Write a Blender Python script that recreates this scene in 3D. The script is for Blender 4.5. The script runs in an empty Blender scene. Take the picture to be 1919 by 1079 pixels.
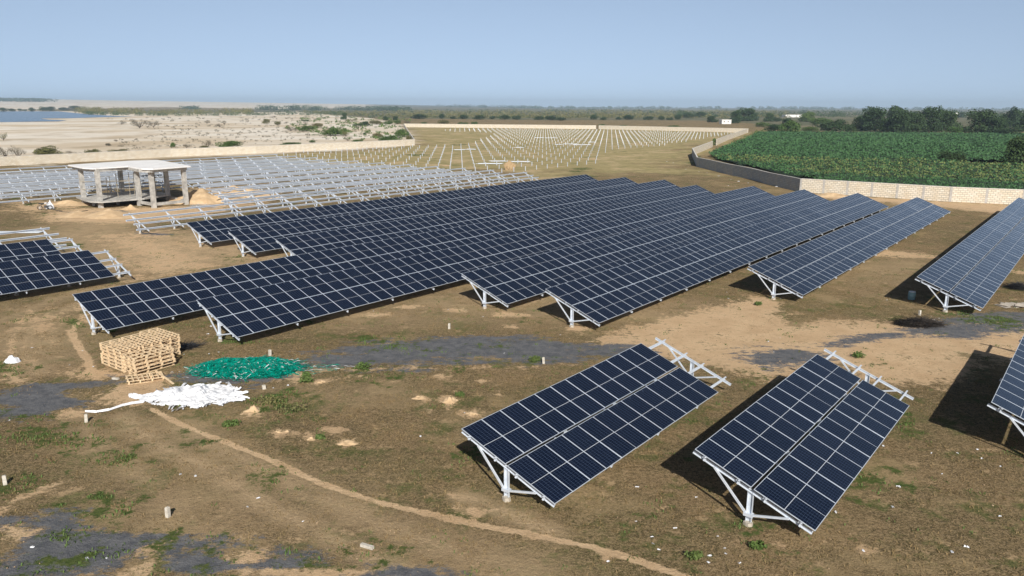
import bpy, math, random
import numpy as np
from mathutils import Vector, Matrix
R = math.radians
random.seed(7)
rng = np.random.default_rng(7)
S = bpy.context.scene
COL = S.collection

# ------------------------------------------------------------------ camera
W0, H0 = 1919.0, 1079.0
FPX, PITCH, ROLL, CH = 1435.55, 0.2330634, -0.0035, 14.17
cp, sp = math.cos(PITCH), math.sin(PITCH)
cr, sr = math.cos(ROLL), math.sin(ROLL)
fw = np.array([0, cp, -sp]); rt = np.array([1.0, 0, 0]); dn = np.array([0, -sp, -cp])
rt, dn = rt*cr+dn*sr, -rt*sr+dn*cr
cam = bpy.data.cameras.new('camera'); camo = bpy.data.objects.new('camera', cam); COL.objects.link(camo)
m = Matrix.Identity(4)
for i in range(3):
    m[i][0] = rt[i]; m[i][1] = -dn[i]; m[i][2] = -fw[i]
m[2][3] = CH
camo.matrix_world = m
cam.sensor_width = 36; cam.lens = 36*FPX/W0; cam.clip_start = 0.5; cam.clip_end = 40000
S.camera = camo

# ------------------------------------------------------------------ sky and sun
SUN_AZ, SUN_EL = 172.0, 33.5
w = bpy.data.worlds.new('World'); S.world = w; w.use_nodes = True
wn = w.node_tree; bg = wn.nodes['Background']
sky = wn.nodes.new('ShaderNodeTexSky'); sky.sky_type = 'NISHITA'; sky.sun_disc = False
sky.sun_elevation = R(SUN_EL); sky.sun_rotation = R(SUN_AZ)
sky.altitude = 0; sky.air_density = 1.0; sky.dust_density = 0.6; sky.ozone_density = 3.0
_tc = wn.nodes.new('ShaderNodeTexCoord'); _va = wn.nodes.new('ShaderNodeVectorMath'); _va.inputs[1].default_value = (0, 0, .24)
_vn = wn.nodes.new('ShaderNodeVectorMath'); _vn.operation = 'NORMALIZE'
wn.links.new(_tc.outputs['Generated'], _va.inputs[0]); wn.links.new(_va.outputs[0], _vn.inputs[0]); wn.links.new(_vn.outputs[0], sky.inputs[0])
_mx = wn.nodes.new('ShaderNodeMix'); _mx.data_type = 'RGBA'; _mx.blend_type = 'MULTIPLY'; _mx.inputs[0].default_value = 1.0; _mx.inputs[7].default_value = (1.58, 1.25, 1.01, 1)
_sx = wn.nodes.new('ShaderNodeSeparateXYZ'); wn.links.new(_tc.outputs['Generated'], _sx.inputs[0])
_mr = wn.nodes.new('ShaderNodeMapRange'); _mr.interpolation_type = 'SMOOTHSTEP'; wn.links.new(_sx.outputs[2], _mr.inputs[0])
for _i, _x in enumerate((.10, .60, 1., .20)): _mr.inputs[1+_i].default_value = _x
_sc = wn.nodes.new('ShaderNodeVectorMath'); _sc.operation = 'SCALE'; wn.links.new(sky.outputs[0], _sc.inputs[0]); wn.links.new(_mr.outputs[0], _sc.inputs[3])
wn.links.new(_sc.outputs[0], _mx.inputs[6]); wn.links.new(_mx.outputs[2], bg.inputs[0]); bg.inputs[1].default_value = 0.142
sl = bpy.data.lights.new('sun', 'SUN'); sl.energy = 5.0; sl.angle = R(0.55); sl.color = (1.0, 0.94, 0.85)
so = bpy.data.objects.new('sun', sl); COL.objects.link(so)
sd = Vector((math.sin(R(SUN_AZ))*math.cos(R(SUN_EL)), math.cos(R(SUN_AZ))*math.cos(R(SUN_EL)), math.sin(R(SUN_EL))))
so.rotation_euler = sd.to_track_quat('Z', 'Y').to_euler(); so.location = (0, 0, 200)
S.view_settings.view_transform = 'Standard'; S.view_settings.look = 'None'
S.view_settings.exposure = 0.12; S.view_settings.gamma = 1.0
S.cycles.volume_bounces = 0; S.cycles.max_bounces = 6; S.cycles.transparent_max_bounces = 8
S.cycles.use_denoising = True

# ------------------------------------------------------------------ helpers
def at(px, py, z=0.0):
    """point of the level z on the site seen at a photo pixel"""
    d = rt*((px-W0/2)/FPX) + dn*((py-H0/2)/FPX) + fw
    t = (z-CH)/d[2]
    return np.array([d[0]*t, d[1]*t, z])
def depth(p):
    return float(np.dot(np.array([p[0], p[1], (p[2] if len(p) > 2 else 0)-CH]), fw))
def tag(o, label=None, cat=None, group=None, kind=None):
    if label: o['label'] = label
    if cat: o['category'] = cat
    if group: o['group'] = group
    if kind: o['kind'] = kind
    return o
def empty(name, loc=(0, 0, 0), rz=0.0):
    o = bpy.data.objects.new(name, None); COL.objects.link(o)
    o.location = loc; o.rotation_euler = (0, 0, rz); o.empty_display_size = .3
    return o
def link(name, me, parent=None, loc=None, rot=None):
    o = bpy.data.objects.new(name, me); COL.objects.link(o)
    if parent: o.parent = parent
    if loc is not None: o.location = loc
    if rot is not None: o.rotation_euler = rot
    return o
class MB:
    def __init__(s): s.v = []; s.f = []; s.m = []
    def add(s, vs, fs, mi=0):
        b = len(s.v); s.v += [tuple(map(float, q)) for q in vs]
        s.f += [tuple(b+i for i in f) for f in fs]; s.m += [mi]*len(fs)
    def box(s, c, h, mi=0, mat=None):
        vs = [(x, y, z) for x in (-h[0], h[0]) for y in (-h[1], h[1]) for z in (-h[2], h[2])]
        if mat is not None: vs = [tuple(mat @ Vector(q)) for q in vs]
        vs = [(q[0]+c[0], q[1]+c[1], q[2]+c[2]) for q in vs]
        s.add(vs, [(0, 1, 3, 2), (4, 6, 7, 5), (0, 4, 5, 1), (2, 3, 7, 6), (0, 2, 6, 4), (1, 5, 7, 3)], mi)
    def beam(s, a, b, prof, up=(0, 0, 1), mi=0, closed=True):
        a = Vector(a); b = Vector(b); d = (b-a).normalized(); up = Vector(up)
        sx = d.cross(up).normalized(); uy = sx.cross(d).normalized()
        n = len(prof); vs = [a+sx*p[0]+uy*p[1] for p in prof]+[b+sx*p[0]+uy*p[1] for p in prof]
        fs = [(i, (i+1) % n, n+(i+1) % n, n+i) for i in range(n)]
        fs += [tuple(range(n-1, -1, -1)), tuple(range(n, 2*n))]
        s.add(vs, fs, mi)
    def tube(s, pts, rad, n=8, mi=0, cap=True):
        pts = [Vector(p) for p in pts]; rad = rad if hasattr(rad, '__len__') else [rad]*len(pts)
        b = len(s.v); k = len(pts)
        for i, p in enumerate(pts):
            d = (pts[min(i+1, k-1)]-pts[max(i-1, 0)]).normalized()
            a = Vector((0, 0, 1)) if abs(d.z) < .9 else Vector((1, 0, 0))
            x = d.cross(a).normalized(); y = d.cross(x)
            for j in range(n):
                t = 2*math.pi*j/n; q = p+(x*math.cos(t)+y*math.sin(t))*rad[i]; s.v.append(tuple(q))
        for i in range(k-1):
            for j in range(n):
                s.f.append((b+i*n+j, b+i*n+(j+1) % n, b+(i+1)*n+(j+1) % n, b+(i+1)*n+j)); s.m.append(mi)
        if cap:
            s.f.append(tuple(b+j for j in range(n-1, -1, -1))); s.m.append(mi)
            s.f.append(tuple(b+(k-1)*n+j for j in range(n))); s.m.append(mi)
    def mesh(s, name, mats, smooth=False):
        me = bpy.data.meshes.new(name); me.from_pydata(s.v, [], s.f)
        for q in (mats if isinstance(mats, (list, tuple)) else [mats]): me.materials.append(q)
        me.polygons.foreach_set('material_index', s.m)
        if smooth: me.polygons.foreach_set('use_smooth', [True]*len(s.f))
        me.update(); return me
    def build(s, name, mats, parent=None, smooth=False, loc=None, rot=None):
        return link(name, s.mesh(name, mats, smooth), parent, loc, rot)
def npmesh(name, V, F, mats, smooth=False, mi=None):
    V = np.asarray(V, dtype=np.float32); F = np.asarray(F, dtype=np.int32)
    me = bpy.data.meshes.new(name); n, k = F.shape
    me.vertices.add(len(V)); me.vertices.foreach_set('co', V.ravel())
    me.loops.add(n*k); me.loops.foreach_set('vertex_index', F.ravel())
    me.polygons.add(n); me.polygons.foreach_set('loop_start', np.arange(n, dtype=np.int32)*k)
    me.polygons.foreach_set('loop_total', np.full(n, k, dtype=np.int32))
    for q in (mats if isinstance(mats, (list, tuple)) else [mats]): me.materials.append(q)
    if mi is not None: me.polygons.foreach_set('material_index', np.asarray(mi, dtype=np.int32))
    if smooth: me.polygons.foreach_set('use_smooth', np.ones(n, dtype=bool))
    me.update(calc_edges=True); me.validate(); return me
_perm = rng.random((256, 256))
def vnoise(x, y):
    xi = np.floor(x).astype(int); yi = np.floor(y).astype(int); fx = x-xi; fy = y-yi
    fx = fx*fx*(3-2*fx); fy = fy*fy*(3-2*fy)
    g = lambda a, b: _perm[a & 255, b & 255]
    return (g(xi, yi)*(1-fx)+g(xi+1, yi)*fx)*(1-fy)+(g(xi, yi+1)*(1-fx)+g(xi+1, yi+1)*fx)*fy
def fbm(x, y, o=4):
    r = 0; a = .5; t = 0
    for i in range(o):
        r = r+a*vnoise(x*2**i+17.3*i, y*2**i+5.1*i); t += a; a *= .5
    return r/t

# ------------------------------------------------------------------ materials
def newmat(name):
    mt = bpy.data.materials.new(name); mt.use_nodes = True
    return mt, mt.node_tree, mt.node_tree.nodes['Principled BSDF']
class N:
    def __init__(s, nt): s.nt = nt
    def n(s, t, **k):
        q = s.nt.nodes.new(t)
        for a, b in k.items(): setattr(q, a, b)
        return q
    def l(s, a, b): s.nt.links.new(a, b)
    def tex(s, kind='Object'): return s.n('ShaderNodeTexCoord').outputs[kind]
    def noise(s, vec, scale, detail=4, rough=.6, out='Fac'):
        q = s.n('ShaderNodeTexNoise'); q.inputs['Scale'].default_value = scale
        q.inputs['Detail'].default_value = detail; q.inputs['Roughness'].default_value = rough
        s.l(vec, q.inputs['Vector']); return q.outputs[out]
    def mapr(s, v, a, b, c=0., d=1., smooth=True):
        q = s.n('ShaderNodeMapRange'); q.interpolation_type = 'SMOOTHSTEP' if smooth else 'LINEAR'
        s.l(v, q.inputs[0])
        for i, x in enumerate((a, b, c, d)): q.inputs[1+i].default_value = x
        return q.outputs[0]
    def math(s, op, a, b=None, c=None):
        q = s.n('ShaderNodeMath', operation=op)
        for i, x in enumerate((a, b, c)):
            if x is None: continue
            if isinstance(x, (int, float)): q.inputs[i].default_value = x
            else: s.l(x, q.inputs[i])
        return q.outputs[0]
    def mix(s, f, a, b, blend='MIX'):
        q = s.n('ShaderNodeMix', data_type='RGBA', blend_type=blend)
        if isinstance(f, (int, float)): q.inputs[0].default_value = f
        else: s.l(f, q.inputs[0])
        for i, x in ((6, a), (7, b)):
            if isinstance(x, tuple): q.inputs[i].default_value = (*x, 1)
            else: s.l(x, q.inputs[i])
        return q.outputs[2]
    def bump(s, h, strength, dist, bs):
        q = s.n('ShaderNodeBump'); q.inputs['Strength'].default_value = strength; q.inputs['Distance'].default_value = dist
        s.l(h, q.inputs['Height']); s.l(q.outputs[0], bs.inputs['Normal'])
def simple(name, c1, c2=None, scale=3., rough=.8, metal=0., bump=0., bscale=None, detail=5, spec=None):
    mt, nt, bs = newmat(name); g = N(nt); v = g.tex()
    c2 = c2 or tuple(x*.75 for x in c1)
    f = g.mapr(g.noise(v, scale, detail), .3, .7)
    g.l(g.mix(f, c1, c2), bs.inputs['Base Color'])
    bs.inputs['Roughness'].default_value = rough; bs.inputs['Metallic'].default_value = metal
    if spec is not None: bs.inputs['Specular IOR Level'].default_value = spec
    if bump: g.bump(g.noise(v, bscale or scale*4, 4), bump, .05, bs)
    return mt
M = {}
M['galv'] = simple('galvanised_steel', (.66, .72, .80), (.55, .61, .69), 6, .5, .15)
M['alu'] = simple('aluminium_frame', (.62, .69, .79), (.54, .61, .71), 8, .4, .2)
M['backsheet'] = simple('backsheet', (.5, .5, .5), (.4, .4, .4), 4, .6)
M['concrete'] = simple('concrete', (.52, .51, .48), (.30, .295, .28), 1.6, .9, 0, .5, 6)
M['slab_white'] = simple('lime_washed_slab', (.90, .91, .92), (.80, .81, .82), .6, .85, 0, .3, 4)
M['footing'] = simple('footing_concrete', (.50, .46, .39), (.36, .32, .26), 6, .95, 0, .6)
M['stone_white'] = simple('marker_stone', (.62, .60, .54), (.45, .42, .36), 9, .9)
M['wood'] = simple('pallet_wood', (.80, .64, .43), (.60, .45, .28), 5, .8)
M['plastic_white'] = simple('white_plastic_film', (.80, .82, .86), (.66, .69, .74), 1.8, .5, 0, .3, 9)
M['black'] = simple('black_rubber', (.02, .02, .02), (.035, .035, .035), 8, .6)
M['steel_dark'] = simple('dark_steel', (.08, .08, .085), (.05, .05, .05), 5, .5, .5)
M['bark'] = simple('bark', (.10, .075, .05), (.05, .04, .03), 4, .95)
M['twig'] = simple('dry_twigs', (.045, .037, .03), (.025, .02, .018), 4, .95)
M['straw'] = simple('straw', (.50, .37, .22), (.34, .24, .13), 6, .9)
M['white_paint'] = simple('white_wash', (.80, .80, .78), (.70, .70, .68), .6, .8)
M['barrel'] = simple('barrel_plastic', (.22, .38, .42), (.16, .28, .32), 2, .5)
M['board'] = simple('grey_board', (.50, .46, .40), (.38, .34, .29), 2, .85)
M['sandheap'] = simple('loose_sand', (.60, .45, .28), (.48, .34, .20), 1.3, .95, 0, .5, 9)
M['redpaint'] = simple('silver_paint', (.6, .6, .6), (.5, .5, .5), 3, .35)
M['bamboo'] = simple('bamboo', (.40, .36, .28), (.25, .22, .17), 5, .8)

def leafmat(name, c1, c2, c3, scale=.6):
    mt, nt, bs = newmat(name); g = N(nt); geo = g.n('ShaderNodeNewGeometry'); oi = g.n('ShaderNodeObjectInfo')
    a = g.noise(geo.outputs['Position'], scale, 3, .6)
    c = g.mix(g.mapr(a, .35, .65), c1, c2)
    r = g.n('ShaderNodeTexWhiteNoise'); g.l(geo.outputs['Position'], r.inputs['Vector'])
    c = g.mix(g.math('MULTIPLY', oi.outputs['Random'], .6), c, c3)
    c = g.mix(g.mapr(g.noise(geo.outputs['Position'], scale*7, 2), .35, .75, 0, .5), c, c3)
    g.l(c, bs.inputs['Base Color']); bs.inputs['Roughness'].default_value = .75
    bs.inputs['Specular IOR Level'].default_value = .25
    return mt
M['leaf_dark'] = leafmat('dark_foliage', (.020, .046, .020), (.036, .072, .028), (.060, .100, .034))
M['leaf_green'] = leafmat('green_foliage', (.045, .105, .025), (.075, .150, .035), (.12, .17, .045))
M['leaf_olive'] = leafmat('olive_foliage', (.10, .115, .045), (.14, .15, .06), (.19, .17, .07))
M['leaf_grey'] = leafmat('grey_scrub_foliage', (.12, .115, .085), (.16, .15, .11), (.20, .17, .12))
M['leaf_crop'] = leafmat('crop_foliage', (.034, .100, .044), (.052, .130, .052), (.075, .155, .050), .12)
M['leaf_weed'] = leafmat('weed_foliage', (.055, .12, .025), (.09, .16, .035), (.12, .15, .05), 2.)

# solar module: cells, half-cell gap and bus lines in the module's own metres
def module_mat():
    mt, nt, bs = newmat('solar_glass'); g = N(nt); v = g.tex()
    sx = g.n('ShaderNodeSeparateXYZ'); g.l(v, sx.inputs[0]); X, Y = sx.outputs[0], sx.outputs[1]
    def lines(c, n, length, wd):           # 1 on a line
        t = g.math('MULTIPLY', c, n/length); f = g.math('FRACT', t)
        d = g.math('SUBTRACT', .5, g.math('ABSOLUTE', g.math('SUBTRACT', f, .5)))
        return g.math('LESS_THAN', d, wd/2*n/length)
    lx = lines(X, 6, 1.134, .011)
    ly = lines(g.math('MULTIPLY', Y, -1.), 24, 2.278, .006)
    mid = g.math('LESS_THAN', g.math('ABSOLUTE', g.math('ADD', Y, 1.139)), .011)
    oi = g.n('ShaderNodeObjectInfo')
    base = g.mix(g.math('MULTIPLY', oi.outputs['Random'], .6), (.004, .008, .022), (.007, .012, .030))
    base = g.mix(g.mapr(g.noise(v, 3., 4), .45, .75, 0, .45), base, (.012, .018, .034))
    c = g.mix(g.math('MULTIPLY', ly, .35), base, (.10, .14, .23))
    c = g.mix(g.math('MULTIPLY', lx, .5), c, (.13, .18, .29))
    c = g.mix(mid, c, (.50, .54, .60))
    g.l(c, bs.inputs['Base Color'])
    bs.inputs['Roughness'].default_value = .16; bs.inputs['IOR'].default_value = 1.55; bs.inputs['Specular Tint'].default_value = (.70, .90, 1.0, 1)
    c = g.mix(g.mapr(g.noise(v, 38., 2), .735, .76, 0, .55), c, (.6, .6, .58)); g.l(c, bs.inputs['Base Color'])
    r = g.mapr(g.noise(v, 2.2, 4), .3, .8, .10, .30); g.l(r, bs.inputs['Roughness'])
    return mt
M['glass'] = module_mat()

def brick_mat(name, a, b, mortar):
    mt, nt, bs = newmat(name); g = N(nt); v = g.tex(); sx = g.n('ShaderNodeSeparateXYZ'); g.l(v, sx.inputs[0])
    cx = g.n('ShaderNodeCombineXYZ'); g.l(sx.outputs[0], cx.inputs[0]); g.l(sx.outputs[2], cx.inputs[1])
    br = g.n('ShaderNodeTexBrick'); g.l(cx.outputs[0], br.inputs['Vector'])
    br.inputs['Scale'].default_value = 1.; br.inputs['Brick Width'].default_value = .62
    br.inputs['Row Height'].default_value = .30; br.inputs['Mortar Size'].default_value = .028
    br.inputs['Color1'].default_value = (*a, 1); br.inputs['Color2'].default_value = (*b, 1)
    br.inputs['Mortar'].default_value = (*mortar, 1)
    c = g.mix(g.mapr(g.noise(v, .9, 5), .4, .8, 0, .45), br.outputs[0], (.52, .42, .27))
    g.l(c, bs.inputs['Base Color']); bs.inputs['Roughness'].default_value = .9
    g.bump(br.outputs['Fac'], -.5, .02, bs)
    return mt
M['brick'] = brick_mat('limestone_block', (.74, .70, .61), (.62, .56, .45), (.29, .27, .23))
M['brick_grey'] = brick_mat('grey_wall_block', (.40, .42, .43), (.31, .33, .35), (.2, .2, .2))  # same block pattern in darker, greyer colours for the curved run
M['pillar'] = simple('pillar_concrete', (.50, .49, .47), (.38, .37, .35), 2, .9)
M['cap'] = simple('coping_mortar', (.74, .73, .70), (.62, .60, .56), 2, .9)

# ------------------------------------------------------------------ ground
G2 = lambda *pts: np.array([at(x, y)[:2] for x, y in pts])
def ell(cx, cy, rx, ry, n=12):
    return G2(*[(cx+rx*math.cos(2*math.pi*i/n)*(1+.25*math.sin(i*2.1+cx)), cy+ry*math.sin(2*math.pi*i/n)*(1+.25*math.cos(i*1.7+cy))) for i in range(n)])
def sdist(P, poly):
    """signed distance, positive inside"""
    n = len(poly); d = np.full(len(P), 1e9); ins = np.zeros(len(P), bool)
    for i in range(n):
        a, b = poly[i], poly[(i+1) % n]; e = b-a; w_ = P-a
        t = np.clip((w_@e)/(e@e+1e-9), 0, 1); q = w_-t[:, None]*e
        d = np.minimum(d, np.hypot(q[:, 0], q[:, 1]))
        c = ((a[1] > P[:, 1]) != (b[1] > P[:, 1])) & (P[:, 0] < (b[0]-a[0])*(P[:, 1]-a[1])/(b[1]-a[1]+1e-12)+a[0])
        ins ^= c
    return np.where(ins, d, -d)
def ldist(P, line):
    d = np.full(len(P), 1e9)
    for a, b in zip(line[:-1], line[1:]):
        e = b-a; w_ = P-a; t = np.clip((w_@e)/(e@e+1e-9), 0, 1); q = w_-t[:, None]*e
        d = np.minimum(d, np.hypot(q[:, 0], q[:, 1]))
    return d
az1 = np.radians(np.concatenate([np.linspace(-178, -46, 34), np.linspace(-42, 42, 300), np.linspace(46, 178, 34)]))
rr = np.concatenate([[.01, 3, 6, 9, 12, 14], 16*np.exp(np.linspace(0, math.log(13000/16), 760))])
AZ, RR = np.meshgrid(az1, rr)
gx = (RR*np.sin(AZ)).ravel(); gy = (RR*np.cos(AZ)).ravel()
P2 = np.stack([gx, gy], 1)
def terrain(x, y):
    r = np.hypot(x, y); a = np.degrees(np.arctan2(x, y))
    z = (fbm(x*.35, y*.35, 3)-.5)*.10*np.clip((r-5)/20, 0, 1)*np.clip(1-(r-150)/200, .3, 1)
    up = np.clip((r-2200)/6500, 0, 1); up = up*up*(3-2*up)
    side = np.clip((2-a)/38, 0, 1)
    side = side**.8
    z = z+up*side*(62+14*fbm(x*.0006, y*.0006, 3))
    z = z+up*8*(fbm(x*.0005+9, y*.0005, 3)-.5)
    return z
gz = terrain(gx, gy)
BARESAND = [(1735, 304), (1765, 302), (1800, 303.5), (1850, 306), (1910, 309), (1910, 315), (1850, 313), (1790, 309)]
def terr(x, y): return float(terrain(np.array([x]), np.array([y]))[0])
masks = {k: np.zeros(len(P2)) for k in ('sand', 'gravel', 'green', 'pale', 'scrub', 'olive', 'track')}
def put(k, poly, feather=.5, amp=1., line=False, width=.3):
    if not line and feather < 5: feather *= 2.2
    poly = np.asarray(poly); mn = poly.min(0)-feather*3-width*3; mx = poly.max(0)+feather*3+width*3
    s = (P2[:, 0] > mn[0]) & (P2[:, 0] < mx[0]) & (P2[:, 1] > mn[1]) & (P2[:, 1] < mx[1])
    if not s.any(): return
    Q = P2[s]
    d = (width-ldist(Q, poly)) if line else sdist(Q, poly)
    v = np.clip(.5+d/(2*feather), 0, 1)*amp
    masks[k][s] = np.maximum(masks[k][s], v)
SAND = [
 (.6, .85, [(1090, 640), (1180, 612), (1240, 592), (1330, 575), (1400, 556), (1440, 556), (1478, 580), (1480, 606), (1560, 600), (1700, 600), (1800, 604), (1960, 596), (1960, 690), (1840, 672), (1820, 705), (1750, 728), (1680, 722), (1620, 712), (1560, 690), (1440, 712), (1300, 684), (1200, 660)]),
 (1.2, .85, [(1510, 362), (1640, 369), (1960, 388), (1960, 410), (1780, 391), (1640, 379), (1530, 372)]),
 (.6, .8, [(1560, 470), (1640, 464), (1760, 478), (1780, 486), (1700, 484), (1600, 478)]),
 (.6, .8, [(1890, 505), (1960, 500), (1960, 512), (1900, 512)]),
 (.9, .62, [(0, 600), (60, 585), (150, 560), (200, 548), (215, 575), (130, 600), (80, 640), (60, 690), (20, 690), (40, 640)]),
 (1.2, .66, [(150, 440), (230, 435), (330, 450), (440, 500), (360, 512), (290, 520), (250, 540), (215, 545), (225, 490)]),
 (1.0, .6, [(250, 430), (340, 425), (345, 445), (260, 455), (180, 445)]),
 (1.0, .85, [(60, 402), (140, 390), (250, 388), (345, 385), (440, 380), (440, 395), (330, 412), (230, 420), (80, 416)]),
 (1.5, .7, [(0, 378), (70, 374), (150, 374), (165, 388), (60, 400), (0, 398)]),
 (1.5, .8, [(350, 350), (430, 350), (520, 362), (500, 380), (420, 395), (350, 385)]),
 (.4, .75, [(100, 695), (200, 690), (330, 700), (330, 730), (270, 760), (180, 765), (160, 735), (240, 712), (130, 712)]),
 (.3, .75, [(470, 700), (560, 690), (740, 690), (960, 688), (1090, 682), (1000, 690), (760, 696), (600, 700), (560, 720), (480, 712)]),
 (.15, .95, [(258, 1020), (310, 1015), (290, 1042), (264, 1040)]),
 (.15, .95, [(215, 1085), (240, 1062), (275, 1050), (300, 1052), (278, 1085)]),
 (.15, .95, [(420, 1040), (455, 1028), (502, 1027), (492, 1055), (450, 1062), (425, 1055)]),
 (.2, .95, [(455, 1085), (428, 1062), (520, 1060), (640, 1062), (700, 1070), (740, 1085)]),
 (.2, .95, [(0, 985), (40, 980), (80, 990), (70, 1006), (20, 1020), (0, 1010)]),
 (.2, .95, [(0, 950), (50, 920), (100, 900), (135, 898), (120, 912), (60, 925), (0, 962)]),
 (.3, .9, [(105, 770), (130, 764), (165, 768), (150, 780), (110, 782)]),
 (.3, .8, [(0, 695), (40, 700), (60, 712), (20, 722), (0, 715)]),
 (.5, .62, [(0, 1085), (-30, 1060), (0, 1040), (60, 1050), (40, 1085)]),
]
for f_, a_, p_ in SAND: put('sand', G2(*p_), f_*1.3, a_*.98 if a_ < .9 else a_*.85)
for cx, cy, rx, ry in [(475, 773, 28, 9), (448, 780, 18, 4), (530, 810, 19, 9), (583, 822, 18, 9), (648, 830, 28, 9), (625, 806, 20, 6), (785, 745, 22, 6), (800, 770, 16, 6), (842, 750, 16, 14), (885, 775, 20, 7),
                       (930, 740, 18, 6), (600, 715, 24, 5), (668, 706, 30, 4), (778, 688, 16, 7), (825, 705, 14, 5), (905, 715, 12, 4), (720, 640, 12, 2), (1010, 845, 14, 4), (935, 925, 20, 8), (898, 955, 40, 9), (860, 935, 26, 8),
                       (1090, 615, 24, 5), (960, 612, 20, 3), (1000, 560, 30, 5), (960, 590, 40, 5), (860, 580, 30, 4), (1530, 420, 20, 3), (760, 575, 40, 4), (700, 590, 30, 5), (835, 310, 12, 1.3), (1110, 298, 14, .8), (1350, 292, 14, 2), (1460, 1026, 12, 3),
                       (1620, 1030, 10, 3), (1370, 1010, 14, 4), (1560, 1010, 12, 3), (1420, 925, 12, 3), (520, 335, 24, 2), (1250, 950, 14, 4), (345, 745, 14, 4), (1140, 1045, 16, 5), (560, 1010, 12, 3)]:
    put('sand', ell(cx, cy, rx*1.1, ry*1.1), .22, .72)
put('sand', G2(*BARESAND), 1.5, .8)
PATH = G2((285, 768), (340, 795), (400, 820), (500, 860), (560, 888), (620, 912), (700, 937), (800, 962), (900, 985), (1000, 1003), (1100, 1022), (1180, 1045), (1290, 1082), (1330, 1100))
put('sand', PATH, .09, 1., True, .17)
put('sand', G2((158, 590), (140, 612), (134, 625), (148, 650), (165, 675), (170, 702)), .1, 1., True, .22)
put('sand', G2((200, 600), (158, 603)), .1, .9, True, .15)
put('track', G2((225, 782), (300, 835), (400, 882), (480, 935), (560, 975), (650, 1020), (730, 1060), (800, 1085)), .7, 1., True, .35)
put('track', G2((140, 780), (200, 850), (330, 950), (420, 1010)), .9, .5, True, .6)
put('track', G2((205, 560), (130, 575), (70, 600), (45, 640), (70, 700)), .8, .9, True, .5)
put('track', G2((0, 600), (60, 575), (160, 545), (260, 540), (330, 500)), .9, .7, True, .6)
put('track', G2((470, 440), (700, 440)), .9, .3, True, .6)
put('track', G2((330, 800), (470, 868), (600, 930), (720, 985), (860, 1035), (1000, 1075)), .9, .75, True, .55)
put('track', G2((1100, 1085), (1000, 1050), (860, 1010), (700, 960)), .8, .5, True, .3)
put('track', G2((870, 930), (960, 965), (1040, 1000)), .5, .9, True, .4)
put('track', ell(1100, 585, 200, 16), 1.5, .55)
put('track', ell(800, 590, 260, 14), 1.5, .5)
put('track', ell(640, 735, 120, 14), .8, .35)
put('track', ell(1650, 510, 120, 30), 1.5, .4)
put('track', ell(400, 470, 200, 34), 1.5, .8)
put('track', ell(200, 470, 120, 60), 1.5, .6)
put('track', ell(60, 640, 120, 60), 1.2, .5)
put('track', ell(400, 960, 260, 60), 1.5, .3)
put('track', ell(1000, 570, 260, 24), 1.5, .6)
put('sand', G2((330, 520), (255, 560), (240, 600)), .6, .6, True, .5)
put('sand', G2((60, 580), (20, 640), (30, 700), (60, 740)), .5, .62, True, .4)
put('sand', G2((440, 445), (300, 470), (200, 500)), 1., .55, True, 1.2)
GRAV = [
 (.35, .9, [(-20, 742), (60, 722), (140, 712), (215, 708), (250, 712), (240, 722), (150, 728), (175, 745), (170, 766), (90, 780), (-20, 786)]),
 (.5, .82, [(555, 662), (640, 645), (720, 634), (830, 630), (900, 624), (1000, 630), (1120, 640), (1240, 648), (1245, 664), (1130, 676), (1000, 684), (880, 682), (760, 692), (640, 694), (560, 688)]),
 (.3, .8, [(700, 655), (1100, 655), (1090, 672), (800, 680), (690, 676)]),
 (.4, .85, [(1380, 654), (1440, 648), (1520, 652), (1560, 676), (1500, 690), (1430, 688), (1368, 672)]),
 (.4, .85, [(1560, 636), (1640, 622), (1720, 606), (1800, 588), (1960, 582), (1960, 616), (1820, 634), (1700, 632), (1640, 642), (1600, 655), (1530, 650)]),
 (.3, .85, [(-20, 966), (60, 958), (120, 958), (180, 978), (250, 990), (330, 992), (400, 1008), (520, 1022), (620, 1036), (700, 1050), (700, 1090), (-20, 1090)]),
 (.2, .9, [(620, 1048), (700, 1046), (790, 1058), (860, 1068), (960, 1078), (1000, 1095), (600, 1095)]),
 (.5, .85, [(150, 402), (190, 396), (232, 392), (240, 400), (190, 408)]),
 (.3, .7, [(255, 436), (300, 435), (340, 436), (325, 441), (275, 442)]),
 (.4, .75, [(480, 735), (560, 700), (470, 690), (400, 690), (330, 705), (340, 720)]),
]
for f_, a_, p_ in GRAV: put('gravel', G2(*p_), f_*1.5, a_*.95)
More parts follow.
